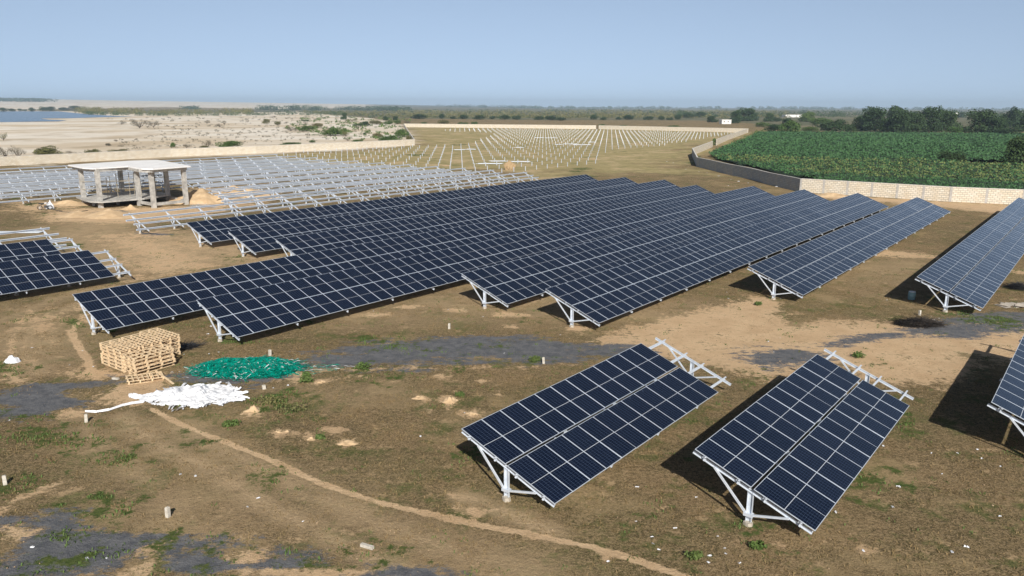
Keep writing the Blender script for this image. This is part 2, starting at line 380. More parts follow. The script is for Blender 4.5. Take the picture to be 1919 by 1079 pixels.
GREEN = [(520, 757, 50, 16), (560, 740, 30, 14), (690, 637, 26, 7), (740, 633, 40, 5), (430, 797, 12, 5), (680, 690, 14, 7), (1003, 676, 14, 5), (125, 596, 14, 5), (150, 610, 14, 8), (20, 690, 26, 14), (60, 900, 30, 14), (25, 920, 30, 6), (190, 945, 60, 20),
         (130, 1000, 60, 14), (210, 1030, 40, 14), (90, 1055, 60, 14), (320, 1010, 60, 10), (300, 1070, 14, 10), (400, 1040, 40, 14), (390, 1075, 30, 8), (560, 1035, 40, 8), (620, 1050, 36, 10), (690, 1035, 60, 10), (60, 780, 60, 7), (150, 790, 50, 6), (1860, 600, 50, 8), (1810, 588, 30, 5),
         (1900, 612, 30, 8), (1490, 780, 12, 40), (1330, 850, 20, 8), (1700, 790, 16, 30), (1640, 905, 60, 20), (1570, 880, 30, 30), (890, 850, 24, 10), (855, 690, 10, 6), (1400, 985, 30, 8), (1900, 850, 26, 10), (1460, 1040, 10, 4), (740, 650, 30, 5), (860, 870, 14, 12), (900, 925, 10, 6),
         (1180, 985, 30, 6), (330, 815, 14, 5), (380, 825, 20, 6), (505, 885, 30, 10), (540, 905, 26, 8), (470, 505, 26, 6), (440, 482, 18, 5), (190, 590, 14, 7), (430, 640, 40, 5), (560, 605, 24, 5), (830, 655, 12, 3), (930, 650, 30, 4), (1640, 680, 12, 4), (1410, 700, 10, 5), (1240, 790, 50, 6),
         (340, 760, 10, 3), (200, 660, 12, 3), (330, 440, 16, 2), (130, 460, 30, 4), (1000, 600, 14, 3), (590, 560, 30, 4), (230, 855, 60, 14), (90, 820, 80, 16), (700, 710, 40, 8), (1100, 330, 14, 2), (1090, 316, 18, 2), (1080, 321, 14, 2), (1300, 305, 14, 2), (640, 345, 30, 2), (780, 290, 20, 1.5), (860, 271, 16, 1),
         (60, 382, 16, 3), (30, 372, 16, 2), (85, 402, 14, 2), (215, 398, 10, 2)]
cut = np.zeros(len(P2)); keep_s = masks['sand'].copy(); masks['sand'][:] = 0
for f_, a_, p_ in SAND:
    if a_ >= .9: put('sand', G2(*p_), .22, 1.)
masks['gravel'] *= 1-.8*masks['sand']; masks['sand'] = np.maximum(masks['sand']*.85, keep_s)
for cx, cy, rx, ry in GREEN: put('green', ell(cx, cy, rx*1.35, ry*1.3), .6, .64)
put('pale', G2((-500, 330), (-200, 225), (0, 206), (330, 212.5), (560, 209), (700, 222), (752, 233), (757, 238), (776, 271), (620, 283), (480, 290), (320, 294), (0, 313)), 12., 1.)
put('pale', G2((-500, 205), (-300, 198), (0, 199), (300, 198.6), (560, 199.4), (700, 200.6), (700, 203), (560, 205), (300, 203), (0, 206)), 200., .95)
put('olive', G2((757, 238), (776, 272), (620, 283), (500, 290), (480, 320), (850, 320), (1010, 330), (1110, 322), (1280, 325), (1290, 300), (1297, 291), (1335, 275), (1400, 248), (1120, 241.5)), 26., 1.)
put('olive', G2((1180, 330), (1300, 318), (1500, 362), (1560, 372), (1420, 346), (1320, 346), (1200, 336)), 4., .35)
put('scrub', G2((560, 206), (700, 204.5), (960, 203), (1500, 204), (2400, 206), (2400, 250), (1500, 246), (1440, 238), (1400, 230), (1300, 225.5), (960, 224.5), (780, 222), (640, 217), (560, 212)), 15., .9)
put('scrub', G2((-600, 211), (0, 208), (150, 206), (560, 206), (560, 212), (330, 216), (240, 214), (140, 208), (0, 209)), 20., .9)
put('scrub', G2((540, 216), (640, 217), (780, 222), (770, 236), (750, 238), (620, 254), (520, 250), (500, 240)), 15., .45)
put('scrub', G2((600, 200), (960, 200.6), (1500, 202.6), (2400, 205.5), (2400, 207.5), (1500, 204), (960, 203), (600, 204.5)), 300., 1.)
r_all = np.hypot(gx, gy)
masks['scrub'] = np.where((r_all > 900) & (np.degrees(np.arctan2(gx, gy)) > 25), np.maximum(masks['scrub'], .85), masks['scrub'])
nA, nR = len(az1), len(rr)
idx = np.arange(nA*nR).reshape(nR, nA)
F = np.stack([idx[:-1, :-1].ravel(), idx[1:, :-1].ravel(), idx[1:, 1:].ravel(), idx[:-1, 1:].ravel()], 1)[:, ::-1]
F2 = np.stack([idx[:-1, -1], idx[1:, -1], idx[1:, 0], idx[:-1, 0]], 1)[:, ::-1]
F = np.concatenate([F, F2])
def ground_mat():
    mt, nt, bs = newmat('site_ground'); g = N(nt); v = g.tex()
    A = g.n('ShaderNodeVertexColor'); A.layer_name = 'ma'; B = g.n('ShaderNodeVertexColor'); B.layer_name = 'mb'
    sa = g.n('ShaderNodeSeparateColor'); g.l(A.outputs[0], sa.inputs[0]); sb = g.n('ShaderNodeSeparateColor'); g.l(B.outputs[0], sb.inputs[0])
    big = g.noise(v, .07, 5, .6); mid = g.noise(v, .55, 6, .65); fine = g.noise(v, 4.5, 6, .7); vf = g.noise(v, 22., 4, .7); huge = g.noise(v, .012, 5, .6)
    m2 = g.noise(v, 1.6, 8, .72); m3 = g.noise(v, 9., 6, .75); big2 = g.noise(v, .16, 7, .65)
    brown = g.mix(g.mapr(m2, .41, .59), (.118, .090, .040), (.255, .190, .094))
    brown = g.mix(g.mapr(big, .42, .60, 0, .7), brown, (.165, .155, .058))
    brown = g.mix(g.mapr(big2, .47, .56, 0, .75), brown, (.330, .225, .118))
    brown = g.mix(g.mapr(g.noise(v, .045, 5, .6), .38, .52, .6, 0), brown, (.112, .090, .042))
    m4 = g.noise(v, 3.6, 9, .78)
    brown = g.mix(g.mapr(m4, .50, .58, 0, .7), brown, (.36, .275, .15))
    brown = g.mix(g.mapr(m4, .49, .42, 0, .7), brown, (.085, .070, .030))
    brown = g.mix(g.mapr(m3, .50, .60, 0, .8), brown, (.42, .31, .18))
    brown = g.mix(g.mapr(m3, .47, .38, 0, .85), brown, (.070, .058, .028))
    brown = g.mix(g.mapr(vf, .50, .60, 0, .7), brown, (.36, .26, .15))
    brown = g.mix(g.mapr(vf, .48, .40, 0, .7), brown, (.055, .045, .024))
    spots = g.mapr(g.noise(v, .75, 11, .78), .56, .63, 0, .85)
    brown = g.mix(g.mapr(g.noise(v, .11, 11, .76), .50, .62, 0, .7), brown, (.40, .30, .165))
    brown = g.mix(spots, brown, (.50, .36, .21))
    weed0 = g.mapr(g.noise(v, .38, 10, .80), .51, .62, 0, .75)
    brown = g.mix(weed0, brown, g.mix(g.mapr(m3, .4, .6), (.06, .09, .022), (.135, .155, .05)))
    C_ = g.n('ShaderNodeVertexColor'); C_.layer_name = 'mc'; sc_ = g.n('ShaderNodeSeparateColor'); g.l(C_.outputs[0], sc_.inputs[0])
    tf = g.math('MULTIPLY', sc_.outputs[0], g.mapr(g.noise(v, .7, 12, .80), .36, .54, .34, 1.))
    brown = g.mix(tf, brown, g.mix(g.mapr(m3, .42, .6), (.66, .49, .305), (.46, .335, .20)))
    sand = g.mix(g.mapr(mid, .3, .7), (.72, .53, .33), (.60, .42, .25))
    sand = g.mix(g.mapr(g.noise(v, 1.4, 11, .8), .53, .64, 0, .7), sand, (.36, .25, .14))
    sand = g.mix(g.mapr(vf, .55, .75, 0, .35), sand, (.80, .62, .42))
    grav = g.mix(g.mapr(m2, .35, .65), (.105, .112, .128), (.185, .192, .205)); grav = g.mix(g.mapr(m3, .52, .66, 0, .6), grav, (.24, .235, .22))
    grav = g.mix(g.mapr(vf, .56, .7, 0, .6), grav, (.23, .23, .235))
    weed = g.mix(g.mapr(fine, .35, .65), (.060, .095, .022), (.12, .145, .045))
    pale = g.mix(g.mapr(huge, .40, .62), (.82, .77, .68), (.64, .54, .40))
    pale = g.mix(g.mapr(g.noise(v, .03, 6, .7), .50, .66, 0, .8), pale, (.44, .35, .235))
    olive = g.mix(g.mapr(mid, .35, .65), (.42, .345, .175), (.32, .275, .125))
    olive = g.mix(g.mapr(g.noise(v, .09, 9, .75), .49, .60, 0, .8), olive, (.56, .43, .26))
    olive = g.mix(g.mapr(g.noise(v, .16, 8, .75), .53, .64, 0, .8), olive, (.15, .17, .055))
    scrub = g.mix(g.mapr(g.noise(v, .035, 7, .75), .38, .60), (.085, .105, .055), (.18, .165, .10))
    scrub = g.mix(g.mapr(huge, .52, .66, 0, .7), scrub, (.34, .28, .18))
    def edge(m, nz, amp, w_=.06):
        nn_ = g.mapr(nz, .33, .67, 0, 1, False)
        q = g.math('ADD', m, g.math('MULTIPLY', g.math('SUBTRACT', nn_, .5), amp))
        q = g.math('MULTIPLY', q, g.mapr(m, .02, .14))
        return g.mapr(q, .5-w_, .5+w_)
    n1 = g.math('ADD', g.math('MULTIPLY', g.noise(v, .55, 9, .72), .55), g.math('MULTIPLY', g.noise(v, 2.7, 8, .78), .45)); mpg = g.n('ShaderNodeMapping'); mpg.inputs['Scale'].default_value = (.3, 1., 1.); mpg.inputs['Rotation'].default_value = (0, 0, -.12); g.l(v, mpg.inputs[0]); n2 = g.math('ADD', g.math('MULTIPLY', g.noise(mpg.outputs[0], .8, 9, .72), .6), g.math('MULTIPLY', g.noise(v, 2.3, 8, .8), .4)); n3 = g.noise(v, .9, 9, .75)
    c = g.mix(edge(sb.outputs[2], g.noise(v, .05, 7, .75), .7, .2), brown, olive)
    c = g.mix(edge(sb.outputs[1], g.noise(v, .02, 8, .8), 1.0, .15), c, scrub)
    c = g.mix(edge(sb.outputs[0], g.noise(v, .03, 7, .75), .8, .15), c, pale)
    c = g.mix(edge(sa.outputs[0], n1, 1.25, .14), c, sand)
    c = g.mix(edge(sa.outputs[1], n2, 1.2, .12), c, grav)
    c = g.mix(edge(sa.outputs[2], n3, 1.1, .14), c, weed)
    g.l(c, bs.inputs['Base Color']); bs.inputs['Roughness'].default_value = .95
    bs.inputs['Specular IOR Level'].default_value = .15
    h = g.math('ADD', g.math('MULTIPLY', fine, .6), g.math('MULTIPLY', vf, .35))
    g.bump(h, 1., .16, bs)
    return mt
gme = npmesh('ground', np.stack([gx, gy, gz], 1), F, ground_mat(), smooth=True)
def setcol(me, name, a, b, c):
    at_ = me.color_attributes.new(name, 'FLOAT_COLOR', 'POINT')
    at_.data.foreach_set('color', np.stack([a, b, c, np.ones(len(a))], 1).astype(np.float32).ravel())
setcol(gme, 'ma', masks['sand'], masks['gravel'], masks['green'])
setcol(gme, 'mc', masks['track'], masks['track'], masks['track'])
setcol(gme, 'mb', masks['pale'], masks['scrub'], masks['olive'])
tag(link('ground', gme), kind='structure')

# lake
def water_mat():
    mt, nt, bs = newmat('lake_water'); g = N(nt); v = g.tex()
    g.l(g.mix(g.mapr(g.noise(v, .01, 4), .4, .6), (.10, .17, .25), (.13, .20, .28)), bs.inputs['Base Color'])
    bs.inputs['Roughness'].default_value = .25; g.bump(g.noise(v, .8, 3), .4, .2, bs); return mt
lake = [(-700, 214), (-500, 236), (-200, 233), (0, 229), (60, 228), (110, 227.5), (125, 225.5), (90, 224), (75, 222), (130, 221.5), (200, 219.3), (250, 218.6), (215, 217.2), (165, 214), (135, 211), (110, 208.6), (60, 208.2), (0, 208.4), (-300, 209)]
lv = [tuple(at(x, y)[:2])+(.16,) for x, y in lake]
mb = MB(); mb.add(lv, [tuple(range(len(lv)))]); o = mb.build('lake_water', water_mat()); tag(o, kind='structure')

# ------------------------------------------------------------------ solar tables
YAW = 0.9034389; TILT = 0.3606
ux = np.array([math.cos(YAW), math.sin(YAW)]); vx = np.array([math.sin(YAW), -math.cos(YAW)])
def pa(perp, along, z=0): p = ux*along+vx*perp; return (float(p[0]), float(p[1]), z)
cT, sT = math.cos(TILT), math.sin(TILT)
MW, ML, PITCHX, GAP = 1.134, 2.262, 1.15, .10
LS = ML*2+GAP; ZT = .70+LS*sT
def sl_pt(x, s, n): return (x, -s*cT-n*sT, ZT-s*sT+n*cT)
# module mesh
mb = MB(); fr = .021
V = [(0, 0, 0), (MW, 0, 0), (MW, -ML, 0), (0, -ML, 0), (fr, -fr, 0), (MW-fr, -fr, 0), (MW-fr, -ML+fr, 0), (fr, -ML+fr, 0),
     (0, 0, -.028), (MW, 0, -.028), (MW, -ML, -.028), (0, -ML, -.028)]
mb.add(V, [(4, 7, 6, 5)], 0)
mb.add(V, [(0, 4, 5, 1), (1, 5, 6, 2), (2, 6, 7, 3), (3, 7, 4, 0), (0, 1, 9, 8), (1, 2, 10, 9), (2, 3, 11, 10), (3, 0, 8, 11)], 1)
mb.add(V, [(8, 9, 10, 11)], 2)
MODULE = mb.mesh('solar_panel', [M['glass'], M['alu'], M['backsheet']])
mv = np.array(mb.v); mf = mb.f; mm = mb.m
def cprof(wd, h, t=.006, up=0.):     # C profile, open to the left, thickness t
    return [(0, -h/2), (wd, -h/2), (wd, -h/2+t+.012), (t, -h/2+t+.012), (t, h/2-t-.012), (wd, h/2-t-.012), (wd, h/2), (0, h/2)]
PUR = [.42, 1.78, 2.82, 4.12]
nrm = (0, -sT, cT)
def support_meshes():
    d = {}
    m_ = MB(); m_.beam((0, -2.05, -.05), (0, -2.05, ZT-2.05/cT*sT-.25), [(-.045, -.1), (.045, -.1), (.045, -.088), (-.033, -.088), (-.033, .088), (.045, .088), (.045, .1), (-.045, .1)], up=(0, 1, 0))
    d['post'] = m_.mesh('post', M['galv'])
    m_ = MB(); a = sl_pt(0, -.05, -.235); b = sl_pt(0, LS-.05, -.235)
    m_.beam(a, b, [(-.035, -.06), (.035, -.06), (.035, -.035), (.012, -.035), (.012, .035), (.035, .035), (.035, .06), (-.035, .06), (-.035, .035), (-.012, .035), (-.012, -.035), (-.035, -.035)], up=nrm)
    d['rafter'] = m_.mesh('rafter', M['galv'])
    m_ = MB(); q = [(-.03, -.035), (.03, -.035), (.03, .035), (-.03, .035)]
    m_.beam((-.05, -1.98, .42), tuple(np.array(sl_pt(-.05, .85, -.25))), q); d['brace'] = m_.mesh('brace', M['galv'])
    m_ = MB(); m_.beam((-.05, -2.12, .42), tuple(np.array(sl_pt(-.05, 3.75, -.27))), q); d['brace2'] = m_.mesh('brace', M['galv'])
    m_ = MB(); m_.box((0, -2.05, .42), (.085, .15, .05)); m_.box((-.10, -2.05, .42), (.012, .17, .055)); d['collar'] = m_.mesh('collar', M['galv'])
    m_ = MB(); pts = []
    for k in range(9):
        pts.append((.17*math.cos(k*.7)*(1+.15*math.sin(k*3)), -2.05+.17*math.sin(k*.7)*(1+.15*math.cos(k*2))))
    vs = [(x, y, -.05) for x, y in pts]+[(x*.9, -2.05+(y+2.05)*.9, .14) for x, y in pts]
    fs = [(i, (i+1) % 9, 9+(i+1) % 9, 9+i) for i in range(9)]+[tuple(range(9, 18))]
    m_.add(vs, fs); d['footing'] = m_.mesh('concrete_footing', M['footing'])
    m_ = MB()
    for s_ in PUR:
        c_ = Vector(sl_pt(-.07, s_-.05, -.12)); m_.box(c_, (.035, .03, .05), mat=Matrix.Rotation(TILT, 3, 'X'))
    d['cleat'] = m_.mesh('purlin_cleat', M['galv'])
    return d
SUP = support_meshes()
def support(root, x, cleat=False, foot=True):
    jx = 0 if cleat else random.uniform(-.06, .06); x += jx; jr = random.uniform(-.02, .02)
    for nm, k in (('post', 'post'), ('rafter', 'rafter'), ('brace', 'brace'), ('brace', 'brace2'), ('collar', 'collar')):
        link(nm, SUP[k], root, (x, 0, 0), (0, jr if k == 'post' else 0, 0))
    if foot: link('concrete_footing', SUP['footing'], root, (x, 0, 0), None)
    if cleat: link('purlin_cleat', SUP['cleat'], root, (x, 0, 0))
def purlins(root, x0, x1, which=PUR, jag=0., fl=.07):
    for i, s_ in enumerate(which):
        m_ = MB(); a = sl_pt(x0-jag*(i % 2), s_, -.108); b = sl_pt(x1+jag*((i*7) % 3-1), s_, -.108)
        m_.beam(a, b, [(0, -.09), (fl, -.09), (fl, -.072), (.008, -.072), (.008, .052), (fl, .052), (fl, .065), (0, .065)], up=nrm)
        m_.build('purlin', M['galv'], root)
def table(name, label, perp, along, mods, x_ext=0., z=0., group=None, cat='solar array', post0=.18, step=4.22, gap=.10):
    loc = pa(perp, along); root = empty(name, (loc[0], loc[1], z), YAW)
    tag(root, label, cat, group)
    length = mods*PITCHX
    todo = []
    for i in range(mods):
        for j in (0, 1): todo.append((i, j))
    # nearest ones first
    def dist(q):
        p = np.array(loc[:2])+ux*(q[0]*PITCHX)+vx*(q[1]*2.2); return np.hypot(*p)
    todo.sort(key=dist)
    for i, j in todo[:100]:
        p = sl_pt(i*PITCHX, j*(ML+gap), 0); link('solar_panel', MODULE, root, p, (TILT+random.gauss(0, .0022), random.gauss(0, .003), 0))
    rest = todo[100:]
    if rest:
        Rm = np.array(Matrix.Rotation(TILT, 3, 'X')); base = mv@Rm.T; VV = []; FF = []; MM = []
        for n_, (i, j) in enumerate(rest):
            VV.append(base+np.array(sl_pt(i*PITCHX, j*(ML+gap), 0)))
            FF += [tuple(q+n_*len(mv) for q in f) for f in mf]; MM += mm
        me = bpy.data.meshes.new('solar_panel'); me.from_pydata(np.concatenate(VV).tolist(), [], FF)
        for q in (M['glass_uv'], M['alu'], M['backsheet']): me.materials.append(q)
        me.polygons.foreach_set('material_index', MM)
        uv = me.uv_layers.new(name='cell'); lv_ = np.zeros(len(me.loops), np.int32); me.loops.foreach_get('vertex_index', lv_)
        loc_uv = mv[lv_ % len(mv)][:, :2]; uv.data.foreach_set('uv', loc_uv.astype(np.float32).ravel())
        me.update(); o_ = link('solar_panel', me, root); o_['kind'] = 'stuff'
    purlins(root, -.03, length+x_ext, jag=0.)
    x = post0; first = True
    end = length+x_ext-.1
    nn = max(1, round((end-post0)/step)); st = (end-post0)/nn
    for k in range(nn+1): support(root, post0+st*k, cleat=(k == 0))
    return root
# same glass driven by UV for merged modules
def glass_uv():
    mt = M['glass'].copy(); mt.name = 'solar_glass_merged'; nt = mt.node_tree
    uvn = nt.nodes.new('ShaderNodeUVMap'); uvn.uv_map = 'cell'
    for n_ in [q for q in nt.nodes if q.type == 'SEPXYZ']:
        for l_ in list(n_.inputs[0].links): nt.links.remove(l_)
        nt.links.new(uvn.outputs[0], n_.inputs[0])
    return mt
M['glass_uv'] = glass_uv()
GR = 'rows of solar panels in the middle block'
ROWS = [  # perp, along, modules, label
 (-75.17, 40.90, 66, 'backmost long solar panel row, bordering the bare steel racks'),
 (-67.00, 40.57, 66, 'second solar panel row counted from the back of the block'),
 (-59.58, 40.74, 66, 'third solar panel row from the back, left end half hidden'),
 (-51.68, 20.00, 80, 'very long solar panel row reaching farthest left, behind the pallet stacks'),
 (-44.16, 24.20, 80, 'very long solar panel row ending right of the pallets, above the green heap'),
 (-36.55, 40.45, 66, 'solar panel row starting mid picture, its near end just left of another'),
 (-29.00, 40.41, 66, 'frontmost row of the main block, its near end in mid picture'),
 (-21.29, 56.19, 52, 'shorter solar panel row standing just right of the main block'),
 (-10.44, 60.34, 56, 'solar panel row at right edge, blue barrel in the shade beneath'),
]
for p_, a_, n_, lb in ROWS: table('solar_array', lb, p_, a_, n_, group=GR, gap=.025 if p_ < -25 else (.04 if p_ < -15 else .09))
GF = 'short solar panel tables in the foreground'
table('solar_array', 'foreground solar table, left one of the two complete tables', -18.12, 19.95, 12, 1.95, group=GF, step=4.0)
table('solar_array', 'foreground solar table nearest the bottom edge of the photo', -10.46, 23.83, 12, 1.75, group=GF, step=4.0)
table('solar_array', 'solar table cut off by the right edge, casting a wide black shadow on bare soil', -2.83, 35.68, 12, 1.9, group=GF, step=4.0)
GL = 'half-built solar tables at the left edge'
table('solar_array', 'partly fitted solar table at left edge, nearer one, bare purlin ends at right', -66.9, 27.6-16*PITCHX, 16, 1.45, group=GL, gap=.03)
table('solar_array', 'partly fitted solar table at left edge, behind and mostly hidden by the nearer one', -75.46, 27.74-10*PITCHX, 10, 2.0, group=GL, gap=.03)
# bare racks
GB = 'bare steel racks awaiting panels'
def rack(label, perp, a0, a1, jag=.0, post_off=.9, step=4.22):
    loc = pa(perp, a0); root = empty('mounting_rack', loc, YAW); tag(root, label, 'rack', GB)
    purlins(root, 0, a1-a0, jag=jag, fl=.13)
    n = max(1, round((a1-a0-2*post_off)/step)); st = (a1-a0-2*post_off)/n
    for k in range(n+1): support(root, post_off+st*k)
    return root
ordn = ['first', 'second', 'third', 'fourth', 'fifth', 'sixth', 'seventh', 'eighth', 'ninth', 'tenth', 'eleventh']
RK = [(-88.2, 40.4), (-96.2, 57.0), (-103.6, 60.5), (-111.0, 62.5), (-119.0, 66.), (-127.3, -8.), (-135.8, -8.), (-143.6, -8.), (-151.8, 0.), (-160.3, 6.), (-169.0, 12.)]
for i, (p_, a_) in enumerate(RK):
    rack('%s bare galvanised rack row counted back from the rearmost panel row' % ordn[i], p_, a_, 116.2+(i > 6)*.12*(i-6)*4, .35)
rack('bare galvanised rack at left edge, just behind the half-built panel tables', -84.3, 8., 31.5, .3)

# single steel piles
GP = 'steel piles driven in lines across the far field'
mb = MB(); mb.beam((0, 0, -.1), (0, 0, 1.0), [(-.07, -.06), (.07, -.06), (.07, -.045), (-.055, -.045), (-.055, .045), (.07, .045), (.07, .06), (-.07, .06)], up=(0, 1, 0))
PILE = mb.mesh('steel_pile', M['galv']); pile_v = np.array(mb.v); pile_f = mb.f
PILEPOLY = G2((500, 291), (640, 281), (774, 275), (845, 274), (900, 250), (820, 245), (880, 241.8), (960, 242.3), (1120, 244.), (1380, 251), (1345, 256), (1275, 268), (1130, 291), (1118, 309), (1020, 322), (985, 324), (960, 330), (840, 325), (640, 310))
piles = []
for r_i in range(60):
    perp = -105.7+ (r_i-9)*-7.62 if True else 0
    for c_i in range(120):
        along = 120.6+c_i*4.22
        p = pa(perp, along)
        if abs(perp) < 100: continue
        piles.append((p[0], p[1], perp, along))
for r_i, perp in enumerate([-98.0, -106., -113., -120.6, -128.2, -136., -144., -152., -160.]): pass
PP = []
perps = [-105.7-7.65*k for k in range(0, 50)]
for perp in perps:
    for c_i in range(110):
        along = 122.0+c_i*4.22
        PP.append(pa(perp, along)[:2])
for perp in (-90.4, -98.0):
    for along in (124.6, 128.8, 133.0): PP.append(pa(perp, along)[:2])
PP = np.array(PP); inside = sdist(PP, PILEPOLY) > 0
PP = PP[inside]
a_ = np.array([-78.0]); 
dd = np.hypot(PP[:, 0], PP[:, 1]); PP = PP[np.argsort(dd)]
PP = np.concatenate([PP])
# the field has bare stretches without piles
hole = sdist(PP, G2((776, 273), (850, 275), (890, 268), (905, 262), (930, 250), (880, 247), (800, 247))) > 0
hole2 = sdist(PP, G2((1118, 288), (1200, 288), (1290, 274), (1300, 268), (1180, 276), (1125, 280.5))) > 3
PP = PP[~(hole | hole2)]
for x_, y_ in PP[:300]:
    o = link('steel_pile', PILE, None, (x_, y_, terr(x_, y_)), (random.uniform(-.03, .03), random.uniform(-.03, .03), YAW+random.uniform(-.1, .1)))
    tag(o, 'short galvanised steel pile standing alone in the bare field behind the racks', 'pile', GP)
VV = []; FF = []
for n_, (x_, y_) in enumerate(PP[300:]):
    VV.append(pile_v*np.array([1.25, 1.25, 1])+np.array([x_, y_, terr(x_, y_)])); FF += [tuple(q+n_*len(pile_v) for q in f) for f in pile_f]
if VV:
    me = bpy.data.meshes.new('steel_pile'); me.from_pydata(np.concatenate(VV).tolist(), [], FF); me.materials.append(M['galv'])
    tag(link('steel_pile', me), 'hundreds of galvanised steel piles dwindling towards the far wall', 'pile', GP, 'stuff')

# ------------------------------------------------------------------ boundary wall
def wall_run(label, pix, H=2.2, pillar=True, bm='brick'):
    pts = [at(x, y)[:2] for x, y in pix]
    root = empty('boundary_wall', (float(pts[0][0]), float(pts[0][1]), 0)); tag(root, label, 'wall', 'runs of the limestone boundary wall')
    for k, (a, b) in enumerate(zip(pts[:-1], pts[1:])):
        d = b-a; L_ = float(np.hypot(*d)); ang = math.atan2(d[1], d[0])
        off = a-pts[0]
        m_ = MB(); hw = .11
        m_.add([(0, -hw, -.4), (L_, -hw, -.4), (L_, hw, -.4), (0, hw, -.4), (0, -hw, H), (L_, -hw, H), (L_, hw, H), (0, hw, H)],
               [(0, 1, 5, 4), (1, 2, 6, 5), (2, 3, 7, 6), (3, 0, 4, 7), (4, 5, 6, 7)])
        m_.build('wall_panel', M[bm], root, loc=(float(off[0]), float(off[1]), 0), rot=(0, 0, ang))
        m_ = MB(); n = max(2, int(L_/2)); 
        m_.box((L_/2, 0, H+.03), (L_/2, .14, .03)); m_.build('coping', M['cap'], root, loc=(float(off[0]), float(off[1]), 0), rot=(0, 0, ang))
        if pillar:
            n = max(1, round(L_/3.9))
            m_ = MB(); m_.box((0, 0, H/2-.15), (.17, .135, H/2+.12)); pm = m_.mesh('pillar', M['pillar'])
            for j in range(n+1):
                if depth(a) > 260 and j % 3: continue
                q = off+d*(j/n); link('pillar', pm, root, (float(q[0]), float(q[1]), 0), (0, 0, ang))
    return root
wall_run('sunlit limestone block wall with grey pillars along the right, in front of the green crop', [(1500, 359.5), (1780, 377.8), (1916, 384), (2050, 391)], 2.25)
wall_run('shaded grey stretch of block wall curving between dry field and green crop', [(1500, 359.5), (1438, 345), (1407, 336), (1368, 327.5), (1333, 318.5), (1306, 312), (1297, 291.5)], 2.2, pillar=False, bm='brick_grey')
wall_run('short sunlit wall stretch between the curved shaded wall and the shrub-filled gap', [(1297, 291.5), (1335, 275.3)], 2.1, pillar=False)
wall_run('sunlit wall stretch running from the shrub-filled gap to the far right corner', [(1342, 272.3), (1362, 263), (1400, 248.8)], 2.2, pillar=False)
wall_run('low cream far wall right of the small break, closing the pile field', [(1402, 248.6), (1122, 241.6)], 2.3, pillar=False)
wall_run('low cream far wall left of the small break, closing the pile field', [(1117, 241.6), (757, 238)], 2.3, pillar=False)
wall_run('wall side facing away seen edge-on between scrub and pile field', [(757, 238), (766, 255), (776.7, 272)], 2.2, pillar=False)
wall_run('long cream block wall on the left between the racks and pale salt flats', [(776.7, 272), (640, 279), (480, 287), (320, 293.5), (0, 311), (-150, 320)], 2.15, pillar=False)

# ------------------------------------------------------------------ unfinished building
bx0 = at(180.5, 392)
broot = empty('unfinished_building', (float(bx0[0]), float(bx0[1]), 0)); tag(broot, 'unfinished concrete frame building with white flat roof slab and bare columns', 'building')
def L3(p): return (p[0]-float(bx0[0]), p[1]-float(bx0[1]))
ZR = 5.55
roof = [(-64.95, 113.0), (-60.07, 108.03), (-58.05, 107.0), (-55.3, 111.1), (-51.4, 107.0), (-49.6, 106.5), (-46.6, 112.0), (-56.85, 124.2), (-60.3, 122.2)]
def prism(m_, poly, z0, z1, mi=0):
    n = len(poly); vs = [(x, y, z0) for x, y in poly]+[(x, y, z1) for x, y in poly]
    m_.add(vs, [(i, (i+1) % n, n+(i+1) % n, n+i) for i in range(n)]+[tuple(range(n, 2*n)), tuple(range(n-1, -1, -1))], mi)
m_ = MB(); prism(m_, [L3(p) for p in roof], ZR-.12, ZR+.06); m_.build('roof_slab', M['slab_white'], broot)
def offs(poly, d):
    c = np.mean(np.array(poly), 0); return [tuple(np.array(p)+(c-np.array(p))/np.linalg.norm(c-np.array(p))*d) for p in poly]
ri = offs(roof, .7)
for a, b in zip(ri, ri[1:]+ri[:1]):
    a2, b2 = L3(a), L3(b); m_ = MB(); m_.beam((a2[0], a2[1], ZR-.32), (b2[0], b2[1], ZR-.32), [(-.13, -.2), (.13, -.2), (.13, .198), (-.13, .198)]); m_.build('roof_beam', M['concrete'], broot)
cols = [(-62.6, 111.9), (-57.95, 107.6), (-53.9, 110.6), (-50.6, 107.9), (-47.7, 111.9), (-60.6, 119.2), (-52.3, 116.4), (-56.6, 121.2)]
for x_, y_ in cols:
    q = L3((x_, y_)); m_ = MB(); an = YAW+random.uniform(-.04, .04); rm = Matrix.Rotation(an, 3, 'Z')
    m_.box((q[0], q[1], ZR/2-.1), (.27, .27, ZR/2+.05), mat=rm)
    o = m_.build('column', M['concrete'], broot)
flo = [(-64.0, 112.4), (-60.6, 108.5), (-59.0, 107.0), (-57.2, 106.6), (-53.3, 110.9), (-51.6, 115.9), (-55.0, 119.5), (-60.6, 120.0)]
m_ = MB(); prism(m_, [L3(p) for p in flo], .82, 1.02); m_.build('floor_slab', M['concrete'], broot)
for a, b in (((-53.9, 110.6), (-50.6, 107.9)), ((-50.6, 107.9), (-47.7, 111.9)), ((-52.3, 116.4), (-56.6, 121.2)), ((-47.7, 111.9), (-52.3, 116.4))):
    a2, b2 = L3(a), L3(b); m_ = MB(); m_.beam((a2[0], a2[1], .5), (b2[0], b2[1], .5), [(-.15, -.2), (.15, -.2), (.15, .2), (-.15, .2)]); m_.build('ground_beam', M['concrete'], broot)
for x_, y_ in ((-57.5, 111.5), (-59.8, 113.8), (-55.5, 116.5), (-60.3, 110.2)):
    q = L3((x_, y_)); m_ = MB(); m_.box((q[0], q[1], .35), (.16, .16, .46)); m_.build('stub_column', M['concrete'], broot)
